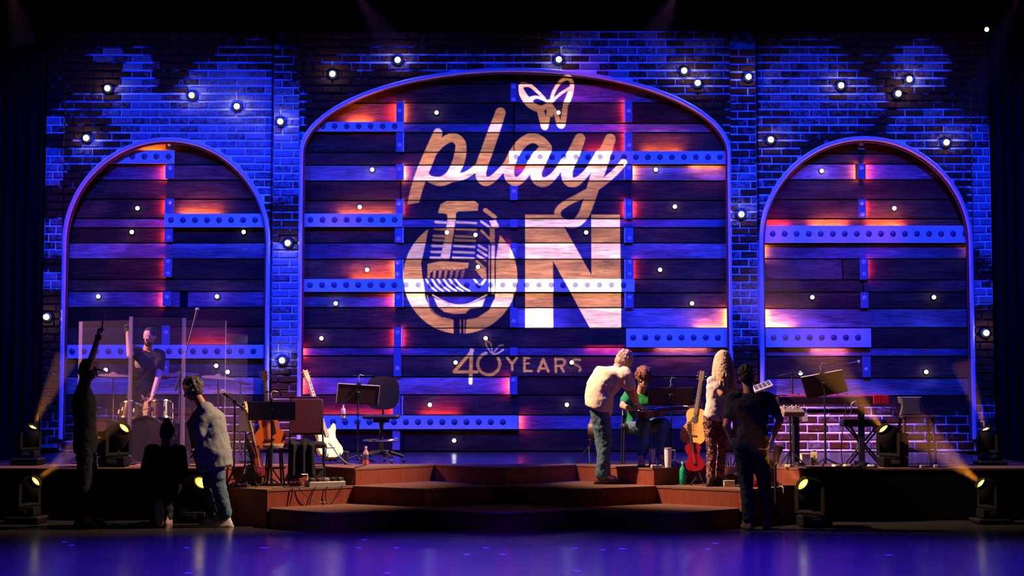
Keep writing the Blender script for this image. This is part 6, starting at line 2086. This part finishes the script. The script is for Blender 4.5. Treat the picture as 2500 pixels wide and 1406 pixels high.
# stage hand with one arm up, before the drum riser
def cap_extra(m, H, Rh, P): pass
tA, PA, RA = person('person in a black tee and cap facing the drums, one arm raised holding a stick', -2.55,
    dict(head=(216, 905, 0), neck=(204, 942, 0), shR=(202, 950, -.17), shL=(205, 950, .17), elR=(221, 884, -.21), wrR=(240, 822, -.20), elL=(190, 1015, .22), wrL=(218, 1050, .24), pel=(209, 1085, 0),
         hipR=(207, 1097, -.09), hipL=(211, 1097, .09), knR=(206, 1182, -.10), knL=(224, 1182, .10), anR=(196, 1266, -.10), anL=(222, 1266, .10)),
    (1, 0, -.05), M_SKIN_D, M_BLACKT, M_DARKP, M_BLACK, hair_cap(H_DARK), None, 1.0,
    {'R': dict(d=(.05, 0, 1), n=(1, .3, 0), curl=1.3, sgn=1), 'L': dict(curl=.5)}, {'R': (1, -.1, 0), 'L': (1, .1, 0)}, body_front=(1, 0, 0))
H = PA['head']
m = MB(); m.ball(H + RA @ Vector((0, -.004, .058)), (.092, .108, .070), 18, 10, RA); m.ball(H + RA @ Vector((0, .13, .048)), (.070, .072, .010), 14, 6, RA)
put('cap', solid(m, .009, 2, name='cap'), M_BLACK, tA)
m = MB(); w = PA['wrR']; m.lathe([(.036, -.028), (.038, 0), (.034, .028)], 12, Matrix.Translation(w + Vector((0, 0, -.005)))); m.build('wristband', M_BLACK, tA, True)
gc = PA['wrR'] + Vector((.036, .010, .084))
s0, s1 = gc - Vector((.10, 0, 1)) * .045, gc + Vector((.10, 0, 1)) * .165
m = MB(); m.cyl(s0, s1, .009, .012, 8).ball(s1, .014, 8, 5); o = m.build('drum_stick', plain('pale_stick', (.90, .82, .60), .5), None, True)
tag(o, 'pale drum stick held up in the raised hand', 'drum stick')
# drummer
tD, PD, RD = person('bearded person in black tee and khaki shorts bending over the drums, gloved hand up', .75,
    dict(head=(366, 822, -.10), neck=(360, 852, 0), shL=(391, 866, 0), shR=(327, 856, -.04), elR=(317, 866, -.34), wrR=(312, 812, -.36), elL=(388, 916, -.12), wrL=(373, 962, -.26), pel=(345, 964, .06),
         hipL=(362, 970, .06), hipR=(330, 970, .06), knL=(368, 1040, -.04), knR=(328, 1040, -.04), anL=(366, 1104, 0), anR=(326, 1104, 0)),
    (-.38, -.8, -.45), M_SKIN, M_BLACKT, M_OLIVE, M_BLACK, hair_cap(H_DARK, (.081, .098, .098)), (-.05, -.35, .9), 1.06,
    {'R': dict(d=(0, 0, 1), n=(.2, -1, 0), curl=1.1), 'L': dict(n=(-.6, -.6, 0), curl=.5)}, {'L': (.1, -1, 0), 'R': (-.1, -1, 0)}, base_z=L3, leg_k=.45, body_front=(0, -1, 0))
H = PD['head']
m = MB(); m.ball(H + RD @ Vector((0, .050, -.075)), (.058, .050, .046), 14, 9, RD); put('beard', solid(m, .009, 2, .01, .02, 'beard'), H_DARK, tD)
m = MB(); make_hand(m, PD['wrR'] - Vector((0, 0, .01)), Vector((0, 0, 1)), Vector((.2, -1, 0)), 1.1, 1, 1.12); put('glove', solid(m, .009, 2, name='glove'), M_BLACK, tD)
m = MB(); q = PD['pel'].lerp(PD['neck'], .68); m.ball(q + Vector((-.06, -.128, 0)), (.06, .012, .07), 12, 8); put('shirt_print', solid(m, .010, 1, .01, .03, 'shirt_print'), plain('faded_print', (.22, .20, .16), .8, var=.9, scale=60), tD)
# kneeling stage hand
tK, PK, RK = person('person in dark clothes with a hair bun kneeling at the drum riser, seen from behind', -2.30,
    dict(head=(409, 1056, .02), neck=(405, 1084, 0), shL=(368, 1100, 0), shR=(440, 1100, 0), elL=(356, 1142, .08), elR=(446, 1142, .04), wrL=(374, 1168, .26), wrR=(420, 1162, .20), pel=(397, 1186, 0),
         hipL=(380, 1194, 0), hipR=(414, 1194, 0), knL=(378, 1266, .14), knR=(410, 1218, .26), anL=(392, 1240, -.26), anR=(408, 1262, .20)),
    (.05, 1, -.1), M_SKIN_D, M_BLACKT, M_DARKP, plain('pale_sole', (.30, .22, .23), .6), hair_cap(H_DARK, extra=lambda m, H, Rh, P: m.ball(H + Vector((.005, -.03, .125)), (.045, .045, .045), 12, 8)), None, 1.02,
    None, {'L': (0.05, 0, -1), 'R': (0, 1, 0)}, sole_mat=plain('pale_sole', (.30, .22, .23), .6), sleeve=.9, body_front=(0, 1, 0))
# walking man in denim shirt
tW, PW, RW = person('grey-haired person in a loose denim shirt and jeans walking with bowed head', -2.35,
    dict(head=(470, 952, 0), neck=(494, 986, 0), shL=(500, 1000, -.18), shR=(503, 1000, .18), elL=(488, 1056, -.23), elR=(490, 1056, .20), wrL=(478, 1088, -.20), wrR=(480, 1088, .16), pel=(519, 1108, 0),
         hipL=(519, 1117, -.09), hipR=(520, 1117, .09), knL=(532, 1180, -.10), knR=(514, 1182, .10), anL=(551, 1258, -.10), anR=(528, 1260, .10)),
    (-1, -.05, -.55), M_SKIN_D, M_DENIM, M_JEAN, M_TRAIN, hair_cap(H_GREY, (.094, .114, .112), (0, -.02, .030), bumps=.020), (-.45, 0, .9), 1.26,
    {'L': dict(d=(-.2, 0, -1), n=(-1, 0, 0), curl=.4), 'R': dict(d=(-.2, 0, -1), n=(-1, 0, 0), curl=.4)}, {'L': (-1, -.15, 0), 'R': (-1, .05, 0)}, sleeve=.70, shirt_long=.17, sole_mat=M_WHITE, shirt_r=1.14, body_front=(-1, 0, 0), deep=1.12)
# bending man in beige shirt
tB, PB, RB = person('sandy-haired person in a beige shirt and blue jeans bending over the seated player', -1.27,
    dict(head=(1524, 882, .05), neck=(1510, 893, .02), chest=(1492, 912, .02), waist=(1466, 950, 0), shR=(1526, 914, -.17), shL=(1512, 900, .20), elR=(1545, 956, -.10), elL=(1538, 956, .18), wrR=(1556, 986, .01), wrL=(1552, 983, .15),
         pel=(1461, 990, 0), hipR=(1464, 998, -.09), hipL=(1464, 998, .09), knR=(1478, 1080, -.07), knL=(1470, 1080, .03), anR=(1468, 1162, -.07), anL=(1477, 1162, .0)),
    (.75, .25, -.7), M_SKIN, M_BEIGE, M_JEAN, M_BROWNW, hair_cap(H_SANDY, (.086, .106, .106), bumps=.012), (.55, .0, .8), 1.24,
    {'R': dict(d=(.75, .35, -.42), n=(-.2, .1, -1), curl=.35), 'L': dict(d=(.8, .1, -.42), n=(-.2, .1, -1), curl=.35)}, {'R': (.95, .15, 0), 'L': (.97, .05, 0)}, base_z=L2, shirt_long=.07, shirt_r=1.04, body_front=(.5, 0, -1), deep=1.09)
# seated player in green
tS, PS, RS = person('curly-haired person in a green tee and jeans seated with a lap guitar', -.70,
    dict(head=(1572, 924, -.14), neck=(1566, 952, -.03), shL=(1596, 965, 0), shR=(1534, 965, 0), elR=(1520, 990, -.12), elL=(1611, 987, -.10), wrR=(1540, 999, -.33), wrL=(1594, 994, -.30), pel=(1562, 1036, .10),
         hipL=(1578, 1041, .06), hipR=(1546, 1041, .06), knR=(1578, 1034, -.38), knL=(1623, 1034, -.38), anR=(1566, 1114, -.42), anL=(1613, 1112, -.36)),
    (-.12, -.65, -.75), M_SKIN, M_GREEN, M_JEAN, plain('tan_boot', (.42, .30, .20), .7), hair_cap(H_BROWN, (.094, .108, .110), (0, -.012, .030), bumps=.026), (0, -.45, .9), .98,
    {'R': dict(n=(0, 0, -1), curl=.3, d=(.85, -.1, .05)), 'L': dict(n=(0, 0, -1), curl=.35, d=(-.7, -.35, .0))}, {'R': (-.1, -1, 0), 'L': (.1, -1, 0)}, base_z=L3, body_front=(0, -1, 0))
q = PS['pel'].lerp(PS['neck'], .42)
m = MB(); m.ball(q + Vector((.02, -.135, -.03)), (.075, .014, .085), 14, 9); put('shirt_print', solid(m, .010, 1, .012, .03, 'shirt_print'), plain('yellow_print', (.75, .46, .10), .8, var=.5, scale=30), tS)
# lap guitar
lc = at(1588, 1010, -1.05)
t = thing('lap_guitar', 'dark lap guitar with a chrome plate lying across the seated player knees', 'guitar', lc, 0)
Rl = Matrix.Rotation(-.06, 4, 'Y') @ Matrix.Rotation(.06, 4, 'X')
OL = [(z - .25, x) for x, z in mirror_outline(OUT_ACOUSTIC)]
m = MB(); n_ = len(OL); m.add([Rl @ Vector((x * .72, y * .75, -.04)) for x, y in OL] + [Rl @ Vector((x * .72, y * .75, .035)) for x, y in OL], [tuple(range(n_ - 1, -1, -1)), tuple(range(n_, 2 * n_))] + [(i, (i + 1) % n_, n_ + (i + 1) % n_, n_ + i) for i in range(n_)])
m.build('body', M_BROWNW, t)
m = MB(); m.lathe([(.10, .035), (.10, .042), (.06, .052), (.001, .054)], 22, Rl @ Matrix.Translation((-.05, 0, 0))); m.build('cover_plate', M_CHROME, t, True)
m = MB(); m.cyl(Rl @ Vector((.10, 0, .045)), Rl @ Vector((.56, 0, .045)), .024, .022, 8); m.build('neck', M_BROWNW, t)
m = MB(); m.bbox(Rl @ Vector((.62, 0, .045)), (.13, .07, .03), .008); m.build('headstock', M_BLACK, t)
m = MB()
for k in range(6): m.cyl(Rl @ Vector((-.16, -.025 + k * .01, .062)), Rl @ Vector((.58, -.02 + k * .008, .075)), .0012, .0012, 4)
m.build('string_set', M_STRING, t)
# woman
def long_hair(t, H, Rh, P):
    m = MB()
    m.ball(H + Rh @ Vector((0, -.012, .030)), (.088, .106, .106), 18, 12, Rh)
    rg = random.Random(2)
    for k in range(26):
        a = PI * (.62 + 1.76 * k / 25)
        s = Vector((math.sin(a) * .080, math.cos(a) * .090, .03))
        r0 = H + Rh @ s
        L = .30 + rg.uniform(-.04, .06)
        out = Vector((s.x, s.y, 0)).normalized()
        o = Rh @ out
        pts = [r0, r0 + o * .022 + Vector((0, 0, -.10)), r0 + o * .032 + Vector((rg.uniform(-.01, .01), -.01, -.20)), r0 + o * .026 + Vector((rg.uniform(-.02, .02), -.02, -L))]
        limb(m, pts, [.026, .026, .022, .010], 8)
    put('hair', solid(m, .009, 2, .012, .025, 'hair'), H_BLOND, t)
tF, PF, RF = person('person with long blonde hair in a pale tee and floral leggings beside the amber guitar', -1.74,
    dict(head=(1765, 882, 0), neck=(1759, 915, 0), shL=(1738, 930, -.05), shR=(1784, 930, .08), elL=(1762, 962, -.13), elR=(1800, 965, .12), wrL=(1786, 978, .02), wrR=(1802, 985, .30), pel=(1748, 1014, 0),
         hipL=(1733, 1020, -.03), hipR=(1764, 1020, .04), knL=(1737, 1096, -.03), knR=(1763, 1096, .06), anL=(1735, 1167, -.03), anR=(1757, 1167, .05)),
    (.75, .65, -.15), M_SKIN, M_PALE, M_FLORAL, plain('dark_shoe', (.03, .02, .02), .6), long_hair, None, .86,
    {'L': dict(curl=.8, n=(0, .5, -1)), 'R': dict(curl=.6)}, {'L': (.5, .8, 0), 'R': (.6, .7, 0)}, base_z=L2, sleeve=.55, shirt_long=.06, body_front=(.5, .8, 0))
# man in navy, back to the audience
tN, PN, RN = person('person in a navy tee and trousers standing on the stage floor, back to the audience', -2.80,
    dict(head=(1822, 920, .03), neck=(1828, 952, 0), shL=(1788, 972, 0), shR=(1874, 972, 0), elL=(1774, 1038, -.04), elR=(1904, 1024, -.02), wrL=(1792, 1084, .16), wrR=(1888, 1066, .16), pel=(1832, 1082, 0),
         hipL=(1813, 1094, 0), hipR=(1852, 1094, 0), knL=(1823, 1184, .02), knR=(1866, 1184, .06), anL=(1828, 1268, -.02), anR=(1872, 1266, .05)),
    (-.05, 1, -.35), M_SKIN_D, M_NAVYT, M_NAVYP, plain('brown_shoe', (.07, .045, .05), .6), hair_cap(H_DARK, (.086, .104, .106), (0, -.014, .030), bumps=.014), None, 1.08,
    {'R': dict(n=(-.6, .6, 0), curl=.7), 'L': dict(n=(.6, .6, 0), curl=.6)}, {'L': (-.25, 1, 0), 'R': (.25, 1, 0)}, shirt_r=1.08, shirt_long=.07, body_front=(0, 1, 0))

# ------------------------------------------------------------------ small details
TAPE = [(890, 1317), (876, 1337), (968, 1337), (1140, 1353), (1186, 1337), (1227, 1353), (1404, 1338), (1472, 1342), (1520, 1340), (1747, 1326), (1728, 1340), (2170, 1355), (645, 1337), (158, 1323), (174, 1331), (455, 1337), (1408, 1394), (945, 1399), (460, 1399)]
M_TAPE = plain('pale_spike_tape', (.45, .55, .62), .6)
rg = random.Random(4)
for k, (px, py) in enumerate(TAPE):
    q = on(px, py, 0.0)
    m = MB(); m.box((0, 0, .0008), (rg.uniform(.035, .06), .05, .0012), (0, 0, rg.uniform(-.5, .5)))
    o = m.build('tape_mark', M_TAPE)
    o.location = q
    tag(o, 'small pale strip of spike tape on the stage floor', 'tape', 'spike tape marks on the stage floor')
# little work lamp high up beside the keyboard end curtain
wl = at(2409, 72, 2.6)
t = thing('work_lamp', 'small amber work lamp hanging high by the keyboard end curtain', 'lamp', wl, 0)
m = MB(); m.ball((0, 0, 0), .032, 12, 8); m.build('bulb', emitter('amber_work_bulb', (1.0, .50, .22), 9.0), t, True)
m = MB(); m.lathe([(.03, .03), (.03, .08), (.012, .10), (.012, .11)], 12); m.build('socket', M_BLACK, t, True)
m = MB(); m.cyl((0, 0, .10), (0, 0, 2.4), .008); m.build('cord', M_CABLE, t)
# faint beams of the overhead rig, falling into the top of the picture
for (xa, ya), (xb, yb), lab, dn in (((858, -30), (968, 128), 'faint overhead beam falling towards the middle arch top, drum side', .018), ((1660, -30), (1585, 112), 'faint overhead beam falling towards the middle arch top, keyboard side', .018),
                                ((2500, -40), (2340, 330), 'faint overhead beam falling beside the keyboard end curtain', .016), ((20, -40), (60, 110), 'faint overhead beam falling beside the drum end curtain', .012)):
    a, b = at(xa, ya, 1.2), at(xb, yb, 1.6)
    beam(a, b - a, (b - a).length, .10, .22, 60, dn, lab, (1.0, .30, .40))
